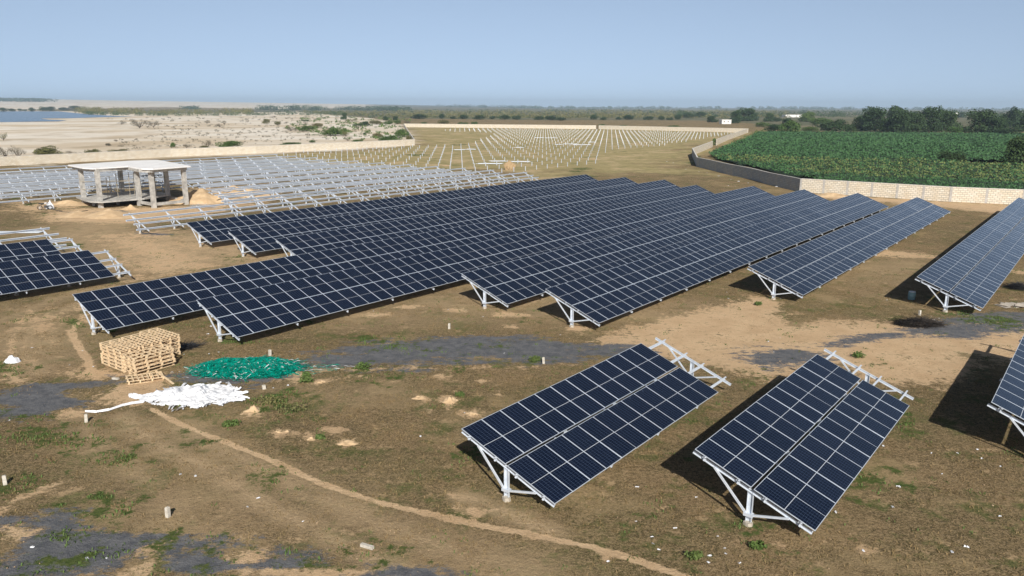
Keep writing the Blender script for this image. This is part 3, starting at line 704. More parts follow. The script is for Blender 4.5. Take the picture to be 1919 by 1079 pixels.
# props (scaffold poles) inside
for k, (x_, y_, h_) in enumerate([(-58.2, 110.3, 3.1), (-57.5, 111.8, 3.5), (-56.3, 114.3, 3.4), (-54.8, 113.4, 3.2), (-56.2, 112.7, 3.6), (-53.4, 115.1, 3.5), (-54.2, 116.8, 3.3), (-58.9, 112.6, 3.0)]):
    m_ = MB(); q = (x_, y_); m_.tube([(0, 0, 0), (random.uniform(-.25, .25), random.uniform(-.2, .2), h_)], .045, 6)
    o = m_.build('scaffold_pole', M['bamboo'], None, loc=(x_, y_, 1.0)); tag(o, 'thin upright scaffold pole standing on the floor slab of the unfinished building', 'pole', 'scaffold poles inside the concrete frame')
for k, (a, b, z_) in enumerate([((-62.8, 111.6), (-53.6, 111.9), 3.3), ((-62.8, 111.6), (-53.6, 111.9), 2.2), ((-58.2, 107.8), (-51.9, 116.5), 3.5)]):
    m_ = MB(); m_.tube([(a[0], a[1], z_), (b[0], b[1], z_+.1)], .04, 6)
    o = m_.build('scaffold_rail', M['bamboo']); tag(o, ['upper horizontal scaffold rail crossing the left bay of the concrete frame', 'lower horizontal scaffold rail crossing the left bay of the concrete frame', 'slanting scaffold rail running deep into the concrete frame'][k], 'rail', 'scaffold rails of the unfinished building')
m_ = MB()
for k in range(26):
    x_ = random.uniform(-54.5, -51.6); y_ = random.uniform(111.8, 114.6); m_.beam((x_, y_, 4.0+random.uniform(-.1, .15)), (x_+random.uniform(-.9, .9), y_+random.uniform(-.7, .7), 4.0+random.uniform(-.15, .15)), [(-.03, -.03), (.03, -.03), (.03, .03), (-.03, .03)])
tag(m_.build('timber_bundle', M['steel_dark']), 'dark loose timbers laid high across the scaffold of the unfinished building', 'timber')

# ------------------------------------------------------------------ heaps
def heap(name, label, c, rx, ry, h, rot=0, mat='sandheap', n=40, rough=.25, pw=1.3, cat='heap', group=None, kind=None, res=.5, z0=-.12):
    u = np.linspace(-1.15, 1.15, n); X, Y = np.meshgrid(u, u); rad = np.hypot(X, Y)
    nz = fbm(X*3+c[0], Y*3+c[1], 4); rad2 = rad*(1+.5*(fbm(X*1.5+c[1], Y*1.5, 3)-.5))
    Z = h*np.clip(1-rad2, 0, 1)**pw*(1-rough/2+rough*2*(nz-.25)); Z = Z+z0
    x = X*rx; y = Y*ry; ca, sa = math.cos(rot), math.sin(rot)
    Vn = np.stack([(x*ca-y*sa).ravel(), (x*sa+y*ca).ravel(), Z.ravel()], 1)
    ix = np.arange(n*n).reshape(n, n)
    Fn = np.stack([ix[:-1, :-1].ravel(), ix[:-1, 1:].ravel(), ix[1:, 1:].ravel(), ix[1:, :-1].ravel()], 1)
    keep = (Z.ravel()[Fn] > z0+.001).any(1); Fn = Fn[keep]
    o = link(name, npmesh(name, Vn, Fn, M[mat], True), None, (float(c[0]), float(c[1]), 0)); tag(o, label, cat, group, kind); return o
heap('sand_heap', 'low rounded sand heap left of the taller pointed one in front of the building', at(147, 404), 3.4, 2.4, .75, cat='sand heap', pw=1.)
heap('sand_heap', 'taller pointed sand heap in front of the unfinished building', at(207, 405), 4.0, 2.8, 1.15, cat='sand heap', pw=1.)
heap('spoil_heap', 'tall orange spoil heap right beside the unfinished building', at(388, 375), 5.6, 5.2, 1.5, cat='spoil heap', rough=1.1, pw=.6)
heap('spoil_heap', 'broader orange spoil heap lying under the second bare rack', at(446, 369), 7.5, 4.6, 1.2, cat='spoil heap', rough=1.2, pw=.7)
heap('spoil_heap', 'small spoil heap at the front foot of the unfinished building', at(245, 392), 1.7, 1.1, .7, cat='spoil heap', rough=.7)
heap('spoil_heap', 'reddish earth bank at the left end of the unfinished building', at(130, 383), 5.5, 2.6, .7, cat='spoil heap', rough=.6)
heap('spoil_heap', 'low tan earth heap at the foot of the right-hand limestone wall', at(1560, 368), 5., 2., .8, cat='spoil heap', rough=.7)
for i, (x_, y_, rx, ry, h_) in enumerate([(475, 771, .9, .55, .22), (530, 810, .55, .4, .16), (583, 824, .5, .35, .16), (648, 831, .75, .4, .18), (842, 752, .6, .55, .25), (785, 746, .7, .4, .15), (884, 776, .6, .35, .16), (600, 716, .6, .3, .14)]):
    heap('soil_mound', ['pale soil mound nearest the green and white heaps', 'small pale soil mound below the nearest weeds', 'small round soil mound left of a broad one', 'broad low soil mound lowest of the scattered ones', 'ragged soil mound topped with weeds, left of the foreground table', 'flat soil mound left of the ragged weedy one', 'soil mound closest to the foreground table corner', 'small soil mound by the gravel track beside the green heap'][i], at(x_, y_), rx, ry, h_, cat='soil mound', group='small soil mounds in the dry grass', n=30, rough=1.6, z0=-.05)

# green strapping
m_mat, nt, bs = newmat('green_strap'); g = N(nt); gp = g.n('ShaderNodeNewGeometry'); r_ = g.noise(gp.outputs['Position'], 22, 3)
g.l(g.mix(g.mapr(r_, .42, .6), (.0, .13, .10), (.0, .48, .36)), bs.inputs['Base Color']); bs.inputs['Roughness'].default_value = .35
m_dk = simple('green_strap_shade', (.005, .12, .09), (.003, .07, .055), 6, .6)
gc = at(462, 692); VV = []; FF = []; MI = []
def hfun(x, y): 
    r2 = (x/2.9)**2+(y/1.5)**2; return (.40+.16*math.sin(x*1.9+y*2.3)*math.cos(y*3.1))*max(0, 1-r2)**.8
def ribbon(x, y, a, ln, wd, mi, lift, bend, segs=6):
    b = len(VV); px, py, ang = x, y, a
    for k in range(segs+1):
        z_ = hfun(px, py)+lift+.05*math.sin(k*1.9+x*7)+.02
        nx, ny = -math.sin(ang), math.cos(ang)
        VV.append((px-nx*wd/2, py-ny*wd/2, z_)); VV.append((px+nx*wd/2, py+ny*wd/2, z_+random.uniform(-.02, .02)))
        px += math.cos(ang)*ln/segs; py += math.sin(ang)*ln/segs; ang += bend/segs
    for k in range(segs): FF.append((b+2*k, b+2*k+1, b+2*k+3, b+2*k+2)); MI.append(mi)
for k in range(2300):
    t = random.random()**.6; th = random.uniform(0, 2*math.pi); x = 2.9*t*math.cos(th); y = 1.55*t*math.sin(th)
    a = random.gauss(.12, .42)
    ribbon(x-.5*math.cos(a), y-.5*math.sin(a), a, random.uniform(.5, 1.5), random.choice((.02, .03, .035)), 1 if random.random() < .035 else 0, random.uniform(0, .09), random.uniform(-1., 1.))
for k in range(120):
    x = random.uniform(-4.2, 4.6); y = random.gauss(.25 if x > 0 else 0, .8); ribbon(x, y, random.gauss(.1, .25), random.uniform(.5, 1.8), .018, 1 if random.random() < .25 else 0, 0, random.uniform(-.6, .6))
me = npmesh('strapping_heap', VV, FF, [m_mat, M['plastic_white']], mi=MI)
hroot = empty('strapping_heap', (float(gc[0]), float(gc[1]), 0)); tag(hroot, 'tangled heap of bright green plastic strapping bands on the gravel track', 'strapping heap')
o = link('strap_tangle', me, hroot); o['kind'] = 'stuff'
n = 36; u = np.linspace(-1, 1, n); X, Y = np.meshgrid(u*2.8, u*1.45); Z = np.array([[hfun(a, b) for a, b in zip(p, q)] for p, q in zip(X, Y)])-.03
ix = np.arange(n*n).reshape(n, n); Fn = np.stack([ix[:-1, :-1].ravel(), ix[:-1, 1:].ravel(), ix[1:, 1:].ravel(), ix[1:, :-1].ravel()], 1)
Fn = Fn[(Z.ravel()[Fn] > 0).any(1)]
link('heap_core', npmesh('heap_core', np.stack([X.ravel(), Y.ravel(), Z.ravel()], 1), Fn, m_dk, True), hroot)

# white plastic film
wc = at(372, 742)
def film():
    n = 150; x = np.linspace(-3.4, 2.5, n); y = np.linspace(-1.9, 2.0, 110); X, Y = np.meshgrid(x, y)
    ang = np.arctan2(Y, X); rad = np.hypot(X/2.0, Y/1.5)
    tail = np.clip((-X-1.0)/2.4, 0, 1); yc = -.35*tail-.2*tail*np.sin(X*2)
    shape = 1-np.where(X < -1.0, np.abs(Y-yc-.1)/(1.35*(1-tail)**1.3+.10), rad)
    shape = shape+1.15*(fbm(X*2.6+3, Y*2.6+8, 4)-.5)
    cr1 = np.exp(-np.abs(2*fbm(X*1.3+2, Y*1.8, 3)-1)*14); cr2 = np.exp(-np.abs(2*fbm(X*2.6+5, Y*3.0, 3)-1)*12); cr3 = np.exp(-np.abs(2*fbm(X*4.5+1, Y*5.0+7, 2)-1)*8)
    Z = np.clip(shape, 0, 1)**.9*(.26+.34*fbm(X*1.6, Y*1.6, 3)-.13*cr1-.10*cr2-.05*cr3)*(1-.45*tail)
    keepv = shape > .0
    Vn = np.stack([X.ravel(), Y.ravel(), np.where(keepv, Z, 0).ravel()], 1)
    h_, w_ = X.shape; ix = np.arange(h_*w_).reshape(h_, w_)
    Fn = np.stack([ix[:-1, :-1].ravel(), ix[:-1, 1:].ravel(), ix[1:, 1:].ravel(), ix[1:, :-1].ravel()], 1)
    return npmesh('plastic_film_heap', Vn, Fn[keepv.ravel()[Fn].sum(1) >= 3], M['plastic_white'], True)
o = link('plastic_film_heap', film(), None, (float(wc[0]), float(wc[1]), .02)); tag(o, 'crumpled heap of white plastic film in front of the green strapping', 'plastic film')
fo = o; Vs = []; Fs = []
for k in range(90):
    t = random.uniform(0, 6.28); x = 1.95*math.cos(t)*random.uniform(.75, 1.12); y = 1.35*math.sin(t)*random.uniform(.75, 1.12); a = t+random.gauss(0, .6) if random.random() < .5 else random.gauss(0, .5)
    L_ = random.uniform(.2, .8); w_ = random.uniform(.03, .12); nx, ny = -math.sin(a), math.cos(a)
    for j in range(5):
        q = j/4; z_ = .03+.10*abs(math.sin(q*3+k)); ww = w_*(1-.6*q)
        Vs += [(x+math.cos(a)*L_*q-nx*ww, y+math.sin(a)*L_*q-ny*ww, z_*.4), (x+math.cos(a)*L_*q+nx*ww, y+math.sin(a)*L_*q+ny*ww, z_)]
    b = len(Vs)-10
    for j in range(4): Fs.append((b+2*j, b+2*j+1, b+2*j+3, b+2*j+2))
link('loose_film', npmesh('loose_film', Vs, Fs, M['plastic_white']), fo)['kind'] = 'stuff'
m_ = MB()
pts = [at(272, 753), at(250, 756), at(232, 760), at(205, 769), at(180, 773), at(160, 772)]
for p, q, w1, w2 in zip(pts[:-1], pts[1:], (.16, .13, .1, .09, .07), (.13, .1, .09, .07, .04)):
    z1 = .08; m_.add([(p[0], p[1]-w1, .02), (p[0], p[1], .12), (p[0], p[1]+w1, .02), (q[0], q[1]-w2, .02), (q[0], q[1], .10), (q[0], q[1]+w2, .02)], [(0, 3, 4, 1), (1, 4, 5, 2)])
tag(m_.build('plastic_strip', M['plastic_white']), 'long twisted white plastic strip trailing left from the film heap', 'plastic strip')
o = heap('plastic_sack', 'lone crumpled white sack lying at the left edge', at(23, 678), .42, .25, .35, mat='plastic_white', cat='sack', n=20, rough=.8, pw=.5, z0=0)

# pallets
def pallet_mesh(seed):
    rg = random.Random(seed); m_ = MB(); Lp, Wp = 2.35, 1.12
    for i in range(8): m_.box((-Lp/2+.05+i*(Lp-.1)/7, rg.uniform(-.01, .01), .190), (.042, Wp/2, .010))
    for yy in (-Wp/2+.04, 0, Wp/2-.04):
        m_.box((0, yy, .168), (Lp/2, .045, .011)); m_.box((0, yy, .011), (Lp/2, .045, .010))
        for xx in (-Lp/2+.08, -.39*1, .39, Lp/2-.08): m_.box((xx, yy, .0895), (.05, .040, .0675))
    return m_.mesh('pallet', M['wood'])
PM = [pallet_mesh(i) for i in range(3)]
e0 = at(253, 706); e1d = np.array([.59, .807]); e2d = np.array([-.737, .676]); e1d /= np.linalg.norm(e1d); e2d = np.array([-e1d[1], e1d[0]])
GPAL = 'wooden pallets stacked beside the panel row'
def stack(u0, v0, along_e1, n, desc):
    p = e0[:2]+e1d*u0+e2d*v0; ang0 = math.atan2(e1d[1], e1d[0])+(0 if along_e1 else math.pi/2)
    for k in range(n):
        o = link('pallet', PM[k % 3], None, (float(p[0]+random.uniform(-.05, .05)), float(p[1]+random.uniform(-.05, .05)), .02+k*.202), (0, 0, ang0+random.uniform(-.035, .035)))
        pos = 'topmost' if k == n-1 else ('bottom' if k == 0 else ordn[k]+' from the ground')
        tag(o, 'slatted wooden pallet, %s in the %s' % (pos, desc), 'pallet', GPAL)
stack(1.18, .58, True, 5, 'front stack nearest the white film')
stack(.58, 2.4, False, 6, 'left rear stack')
stack(1.76, 2.45, False, 6, 'middle rear stack')
stack(3.05, 2.7, False, 6, 'right rear stack')
p = at(272, 712)
o = link('broken_pallet', pallet_mesh(9), None, (float(p[0]), float(p[1]), .03), (R(4), R(3), math.atan2(e1d[1], e1d[0])-.35)); o.scale = (.75, .8, 1); tag(o, 'broken pallet lying flat on the ground before the stacks', 'pallet', GPAL)
m_ = MB(); a = at(292, 702); b = at(325, 720); m_.beam((a[0], a[1], .25), (b[0], b[1], .03), [(-.05, -.02), (.05, -.02), (.05, .02), (-.05, .02)])
tag(m_.build('loose_plank', M['wood']), 'single loose plank leaning towards the white film heap', 'plank')

# ------------------------------------------------------------------ vegetation
def leaves(n, centers, radii, size, rg, flat=.9, shell=.55, tri=False):
    """leaf quads through the lobes' volume, denser at the shell"""
    w_ = np.array([r[0]*r[1]*r[2] for r in radii])**(2/3); k = rg.choice(len(centers), n, p=w_/w_.sum())
    C = np.array(centers)[k]; Rr = np.array(radii)[k]
    d = rg.normal(size=(n, 3)); d /= np.linalg.norm(d, axis=1)[:, None]
    t = shell+(1-shell)*rg.random(n)**.7
    p = C+d*Rr*t[:, None]*(1+.10*rg.normal(size=n))[:, None]
    nn = d+rg.normal(size=(n, 3))*.7; nn /= np.linalg.norm(nn, axis=1)[:, None]
    a = np.cross(nn, rg.normal(size=(n, 3))); a /= np.linalg.norm(a, axis=1)[:, None]; b = np.cross(nn, a)
    s_ = size*(.6+.8*rg.random(n)); s1 = (a*s_[:, None]); s2 = b*(s_*(.5+.5*rg.random(n)))[:, None]
    Vq = np.stack([p-s1, p-s2*.9, p+s1, p+s2*.9], 1).reshape(-1, 3)
    Fq = np.arange(n*4).reshape(n, 4); return Vq, Fq
def crown_variant(kind, seed):
    rg = np.random.default_rng(seed)
    if kind == 'dense':
        cs = []; rs = []
        for i in range(11):
            a = rg.random()*6.28; q = rg.random()**.5*.32; z = .40+rg.random()*.40
            cs.append((q*math.cos(a), q*math.sin(a), z)); r = .15+rg.random()*.09; rs.append((r, r, r*.95))
        cs.append((0, 0, .30)); rs.append((.36, .36, .22)); n = 2600; size = .026
        cs.append((0.1, 0, .80)); rs.append((.17, .17, .17)); n = 3600; size = .030
        for i in range(6): cs.append((.30*math.cos(i*1.05), .30*math.sin(i*1.05), .20)); rs.append((.20, .20, .20))
    elif kind == 'wide':
        cs = []; rs = []
        for i in range(12):
            a = rg.random()*6.28; q = rg.random()**.5*.36; z = .42+rg.random()*.30-q*.5
            cs.append((q*math.cos(a), q*math.sin(a), z)); r = .13+rg.random()*.09; rs.append((r, r, r*1.3))
        cs.append((0, 0, .25)); rs.append((.40, .40, .25)); n = 2200; size = .030
    elif kind == 'acacia':
        cs = []; rs = []
        for i in range(9):
            a = rg.random()*6.28; q = rg.random()**.5*.38; cs.append((q*math.cos(a), q*math.sin(a), .72+rg.random()*.14)); rs.append((.17, .17, .14))
        n = 1100; size = .028
    else:  # sparse thorn scrub
        cs = []; rs = []
        for i in range(10):
            a = rg.random()*6.28; q = rg.random()**.5*.38; z = .30+rg.random()*.45
            cs.append((q*math.cos(a), q*math.sin(a), z)); rs.append((.15, .15, .2))
        n = 800; size = .020
    Vq, Fq = leaves(n, cs, rs, size, rg, shell=.35 if kind == 'sparse' else .6)
    Vq[:, 2] = np.maximum(Vq[:, 2], .01); return Vq, Fq
def trunk_variant(kind, seed):
    rg = random.Random(seed); m_ = MB(); th = {'dense': .35, 'wide': .2, 'acacia': .4, 'sparse': .12}[kind]
    m_.tube([(0, 0, -.03), (.01, .005, th*.5), (.0, .01, th)], [.035, .026, .02], 7)
    for k in range(6 if kind != 'sparse' else 12):
        a = k*6.28/(6 if kind != 'sparse' else 12)+rg.random()*.5; q = rg.uniform(.18, .34)
        m_.tube([(0, .005, th*.85), (q*.45*math.cos(a), q*.45*math.sin(a), th+.14), (q*math.cos(a), q*math.sin(a), rg.uniform(.55, .8))], [.016, .010, .003], 5)
    return m_
CV = {}
def variants(kind, mat, nv=4):
    key = (kind, mat)
    if key not in CV:
        CV[key] = []
        for i in range(nv):
            Vq, Fq = crown_variant(kind, 100+i*7+len(kind)); CV[key].append((npmesh('crown', Vq, Fq, M[mat]), trunk_variant(kind, i).mesh('trunk', M['bark'])))
    return CV[key]
def tree(name, px, py, wpx, hpx, kind, mat, label, cat, group, i=0, z=None):
    p = at(px, py); dp = depth(p); wd = wpx/FPX*dp; ht = hpx/FPX*dp
    zz = terr(p[0], p[1]) if z is None else z
    root = empty(name, (float(p[0]), float(p[1]), zz), random.uniform(0, 6.28)); tag(root, label, cat, group)
    cm, tm = random.choice(variants(kind, mat))
    for nm, me_ in (('crown', cm), ('trunk', tm)):
        o_ = link(nm, me_, root); o_.scale = (wd, wd, ht*1.12)
        if nm == 'trunk': o_.scale = (wd, wd, ht)
    return root
G_big = 'big dark trees lining the far side of the crop field'
BIG = [(1613, 244, 44, 26, 'dense tree at left end of the tree line behind the crop'), (1640, 246, 50, 42, 'large dark tree with round crown, second in the line behind the crop'), (1664, 247, 32, 26, 'dull brownish-green tree squeezed between two big dark ones'), (1690, 248, 44, 40, 'large dark tree in the middle of the line behind the crop'),
       (1716, 248, 40, 36, 'dark tree just right of the middle of the line behind the crop'), (1745, 248, 42, 44, 'tallest narrow dark tree near the right end of the long line'), (1776, 245, 46, 36, 'broad tree closing the long line at its right end'), (1680, 240, 40, 38, 'lighter green tree crown peeping above the dark line'),
       (1842, 251, 58, 42, 'massive dark tree standing right of the gap behind the crop'), (1866, 252, 40, 32, 'lower dark tree attached to the right of the massive one'), (1892, 240, 34, 38, 'greyish tall tree behind the massive one at the right edge'), (1914, 238, 30, 30, 'tree cut by the right edge of the photo on the skyline'), (1934, 246, 60, 36, 'tree beyond the right edge behind the crop')]
for x_, y_, w_, h_, lb in BIG: tree('tree', x_, y_, w_*1.1, h_*.98, 'dense', 'leaf_dark', lb, 'tree', G_big)
tree('tree', 1914, 313, 74, 56, 'dense', 'leaf_dark', 'nearest dark bushy tree at the right edge inside the crop field', 'tree', None)
tree('bush', 1780, 305, 54, 27, 'wide', 'leaf_dark', 'isolated round dark bush standing in the crop field', 'bush', None)
tree('bush', 1811, 309, 12, 6, 'wide', 'leaf_dark', 'small bush on the bare strip, left of its equally small neighbour', 'bush', None)
tree('bush', 1830, 311, 14, 6, 'wide', 'leaf_green', 'small bush on the bare strip nearest the dark edge tree', 'bush', None)
G_mid = 'trees and bushes around the white hut and crop edge'
MID = [(1335, 229, 24, 12, 'dense', 'leaf_dark', 'low dark tree left of the small white hut'), (1376, 231, 26, 22, 'dense', 'leaf_dark', 'dark round tree touching the right side of the white hut'), (1396, 227, 40, 22, 'dense', 'leaf_dark', 'tallest spreading tree just behind the white hut'), (1410, 226, 26, 14, 'dense', 'leaf_dark', 'sloping tree crown right of the tall one by the hut'),
       (1440, 228, 22, 16, 'dense', 'leaf_dark', 'separate round tree midway between hut and crop-edge bushes'), (1455, 228, 20, 10, 'wide', 'leaf_dark', 'low bush just right of the separate round tree'), (1480, 250, 48, 26, 'wide', 'leaf_green', 'large bright feathery bush at the near left corner of the crop'), (1450, 247, 40, 15, 'wide', 'leaf_dark', 'low dark bush left of the bright feathery one'), (1474, 238, 26, 16, 'dense', 'leaf_dark', 'dark conical top rising behind the feathery bush'),
       (1430, 238, 30, 10, 'wide', 'leaf_green', 'low bright bush by the far corner of the wall'), (1512, 228, 34, 18, 'dense', 'leaf_green', 'soft round tree between feathery bush and long dark line'), (1540, 238, 50, 18, 'wide', 'leaf_green', 'wide sloping tree left of the umbrella-shaped one'), (1566, 248, 60, 28, 'wide', 'leaf_dark', 'umbrella-shaped tree with dark hollow beneath, left of the long line'), (1595, 248, 34, 16, 'wide', 'leaf_dark', 'low bush tucked below the left end of the long line'),
       (1520, 246, 34, 10, 'wide', 'leaf_green', 'low pale bush beneath the wide sloping tree'), (1785, 250, 46, 14, 'wide', 'leaf_green', 'bright low bushes in front of the gap between the big trees'), (1810, 250, 30, 14, 'wide', 'leaf_green', 'bright bush against the left foot of the massive tree'), (1895, 254, 50, 18, 'wide', 'leaf_dark', 'low dark shrubbery below the greyish tall tree'), (1800, 220, 16, 9, 'dense', 'leaf_dark', 'tiny lone round tree on the horizon in the gap'),
       (1338, 272, 9, 14, 'wide', 'leaf_green', 'shrub filling the gap in the curved wall'), (1310, 296, 6, 4, 'wide', 'leaf_green', 'tuft of weeds at the bend behind the curved wall')]
for x_, y_, w_, h_, k_, m1, lb in MID: tree('tree' if 'tree' in lb or 'top' in lb or 'crown' in lb else 'bush', x_, y_, w_, h_, k_, m1, lb, 'tree' if 'tree' in lb or 'top' in lb or 'crown' in lb else 'bush', G_mid)
# dark tree row behind the far wall
G_row = 'dark round trees in a row behind the far wall'
for k, (x_, y_, w_, h_) in enumerate([(785, 223, 36, 10), (828, 222, 16, 10), (850, 223, 16, 6), (868, 223, 24, 9), (898, 224, 28, 9), (922, 223, 14, 7), (945, 224, 28, 10), (968, 224, 20, 9), (1010, 225, 24, 8), (1036, 225, 36, 10), (1050, 226, 24, 7), (1112, 224, 18, 10), (1130, 225, 16, 6), (1160, 224, 14, 6), (1177, 224, 28, 10), (1215, 225, 24, 8), (1240, 225, 16, 9), (1256, 225, 16, 6), (1270, 224, 16, 12), (1290, 221, 26, 11), (1312, 220, 26, 11)]):
    nb = 'dark round tree far behind the pile field, number %d of the row' % (k+1)
    tree('tree', x_, y_, w_, h_, 'wide', 'leaf_dark', 'small dark round tree in the distant row behind the far wall', 'tree', G_row)
G_l = 'bushes on the pale flats outside the left wall'
LB = [(7, 263, 20, 15, 'sparse', 'leaf_olive', 'grey-green bush on a little tan mound at the left edge'), (10, 296, 34, 24, 'sparse', 'leaf_grey', 'bare grey thorn tree cut by the left edge behind the wall'), (35, 296, 30, 24, 'sparse', 'leaf_grey', 'leafless grey thorn tree beside the largest olive bush'), (95, 294, 64, 22, 'wide', 'leaf_olive', 'largest rounded olive bush behind the left wall'),
      (138, 291, 36, 9, 'sparse', 'leaf_grey', 'low grey shrub between two olive bushes at the left wall'), (177, 290, 34, 12, 'wide', 'leaf_olive', 'mid-sized olive bush right of the largest one'), (226, 288, 44, 10, 'wide', 'leaf_olive', 'flat olive hedge-like bush above the building roof'), (203, 273, 13, 5, 'wide', 'leaf_grey', 'small dark dot-like bush alone on the flats'), (218, 265, 13, 5, 'sparse', 'leaf_grey', 'tiny shrub above the dot-like bush'),
      (262, 240, 40, 18, 'sparse', 'leaf_grey', 'big grey shrub clump on the white flats'), (288, 239, 24, 14, 'sparse', 'leaf_grey', 'grey shrub attached to the right of the big clump'), (228, 233, 20, 6, 'sparse', 'leaf_grey', 'flat grey shrub left of the big clump'), (324, 276, 12, 10, 'wide', 'leaf_green', 'small green bush left of the thorn shrubs'), (350, 277, 20, 10, 'sparse', 'leaf_grey', 'grey thorn shrub left in the pair before the bright bush'),
      (389, 277, 22, 16, 'sparse', 'leaf_grey', 'taller grey thorn tree left of the bright green bush'), (382, 279, 24, 7, 'wide', 'leaf_olive', 'low olive shrub at the foot of the thorn tree'), (432, 279, 54, 16, 'wide', 'leaf_green', 'bright green bush directly behind the left wall'), (545, 273, 46, 7, 'wide', 'leaf_green', 'flat dark green bush peeping over the left wall'), (585, 267, 16, 5, 'wide', 'leaf_green', 'tiny green bush above the flat one'),
      (620, 254, 44, 18, 'wide', 'leaf_green', 'dark green bushy clump in the middle of the scrub'), (643, 254, 20, 16, 'wide', 'leaf_green', 'bush merging with the right of the dark green clump'), (575, 246, 40, 11, 'wide', 'leaf_green', 'wide yellowish-green shrub left of the dark clump'), (545, 245, 40, 8, 'sparse', 'leaf_grey', 'grey scrub strip left of the yellowish shrub'), (595, 240, 24, 10, 'wide', 'leaf_olive', 'olive shrub above the yellowish one'), (499, 232, 17, 10, 'wide', 'leaf_olive', 'round yellow-green bush, left of a similar darker one'), (520, 234, 15, 8, 'wide', 'leaf_olive', 'round darker bush right of the yellow-green one'),
      (573, 234, 16, 9, 'acacia', 'leaf_dark', 'small acacia above the yellowish shrub'), (388, 232, 12, 9, 'sparse', 'leaf_grey', 'grey upright shrub on the middle flats'), (412, 238, 20, 7, 'sparse', 'leaf_grey', 'low grey shrub lowest on the middle flats'), (421, 234, 12, 8, 'sparse', 'leaf_grey', 'grey shrub beside the lowest one'), (672, 244, 22, 12, 'acacia', 'leaf_dark', 'umbrella-shaped acacia with clear trunk left of the wall corner'), (644, 224, 14, 12, 'dense', 'leaf_dark', 'dark tree standing above the scrub near the centre'),
      (755, 257, 34, 18, 'wide', 'leaf_green', 'green bush leaning on the receding wall'), (735, 266, 54, 14, 'wide', 'leaf_green', 'large low bush in the corner of the left wall'), (768, 264, 18, 12, 'wide', 'leaf_olive', 'yellow-green bush wedged in the wall corner'), (672, 267, 26, 7, 'wide', 'leaf_green', 'low green bush just behind the wall left of the corner'), (652, 264, 20, 7, 'sparse', 'leaf_grey', 'grey shrub left of the low green bush'), (708, 258, 24, 9, 'wide', 'leaf_olive', 'olive bush left of the corner bushes'), (684, 253, 8, 6, 'wide', 'leaf_dark', 'tiny dark bush under the acacia'),
      (648, 256, 18, 12, 'sparse', 'leaf_olive', 'straggly olive shrub right of the dark green clump'), (763, 232, 20, 8, 'sparse', 'leaf_grey', 'grey bush at the far corner of the wall'), (745, 232, 16, 8, 'wide', 'leaf_green', 'green bush just left of the far wall corner'), (723, 225, 12, 7, 'dense', 'leaf_dark', 'small dark tree left in the pair above the far wall corner'), (741, 225, 12, 7, 'dense', 'leaf_dark', 'small dark tree right in the pair above the far wall corner'), (832, 232.5, 28, 9, 'wide', 'leaf_olive', 'brownish bush just behind the left part of the far wall'), (795, 232, 14, 4, 'wide', 'leaf_green', 'tiny green bush left of the brownish one'),
      (866, 233, 24, 5, 'wide', 'leaf_green', 'flat green bush behind the far wall'), (890, 233, 15, 6, 'wide', 'leaf_green', 'round green bush right of the flat one'), (1127, 237.5, 16, 6, 'wide', 'leaf_green', 'green bush growing at the break in the far wall'), (1168, 237, 18, 3.5, 'wide', 'leaf_green', 'thin green strip of bush right of the wall break'), (1265, 239, 32, 5, 'wide', 'leaf_green', 'low bright bush behind the right part of the far wall'),
      (685, 236, 26, 9, 'wide', 'leaf_dark', 'dark bush at the left of the three in the scrub'), (705, 233, 30, 8, 'wide', 'leaf_olive', 'olive bush in the middle of the three in the scrub'), (727, 233, 22, 8, 'wide', 'leaf_green', 'green bush at the right of the three in the scrub'), (660, 228, 30, 7, 'sparse', 'leaf_olive', 'thin olive scrub above the acacia')]
for x_, y_, w_, h_, k_, m1, lb in LB:
    tr = 'tree' in lb or 'acacia' in lb[:22]
    tree('tree' if tr else 'bush', x_, y_, w_, h_, k_, m1, lb, 'tree' if tr else 'bush', G_l)
# lake shore trees
G_s = 'dark bushes along the far lake shore'
for x_, y_, w_, h_ in [(6, 209, 20, 8), (23, 208.6, 18, 6), (38, 208, 10, 5), (47, 208, 9, 4), (60, 208.6, 15, 8), (80, 208, 24, 9), (95, 208, 26, 9), (120, 206.5, 24, 6), (142, 206.5, 34, 9), (-15, 209, 24, 9)]:
    tree('bush', x_, y_, w_, h_, 'wide', 'leaf_dark', 'dark bush standing on the far shore of the lake', 'bush', G_s)
# far-off belts of woodland that read as one mass
def belt(name, label, polyline, hpx, n, mat, wide=1., size=.22, rise=True, spread=0.):
    rg = np.random.default_rng(int(abs(polyline[0][0]))+n); pts = np.array([at(x, y) for x, y in polyline]); seg = np.hypot(*(pts[1:, :2]-pts[:-1, :2]).T); cum = np.concatenate([[0], np.cumsum(seg)])
    cs = []; rs = []
    for i in range(n):
        t = rg.random()*cum[-1]; k = min(np.searchsorted(cum, t)-1, len(seg)-1); k = max(k, 0); f_ = (t-cum[k])/seg[k]
        p = pts[k]*(1-f_)+pts[k+1]*f_; dp = depth(p); rad = hpx/FPX*dp*.5*(.6+.8*rg.random())
        q = np.hypot(p[0], p[1]); sh = 1+spread*rg.random(); x, y = p[0]*sh, p[1]*sh
        cs.append((x, y, (terr(x, y) if rise else 0)+rad*.8)); rs.append((rad*1.9*wide, rad*1.5, rad*1.1))
    Vq, Fq = leaves(n*46, cs, rs, float(np.mean([r[2] for r in rs]))*size, rg, shell=.7)
    o_ = link(name, npmesh(name, Vq, Fq, M[mat])); tag(o_, label, 'woodland', None, 'stuff')
belt('woodland', 'dark belt of trees far away beyond the scrub left of centre', [(475, 206), (520, 206), (600, 206.5)], 8, 60, 'leaf_dark')
belt('woodland', 'dark belt of trees above the centre scrub', [(565, 205.5), (640, 206), (720, 207), (768, 208)], 7, 90, 'leaf_dark')
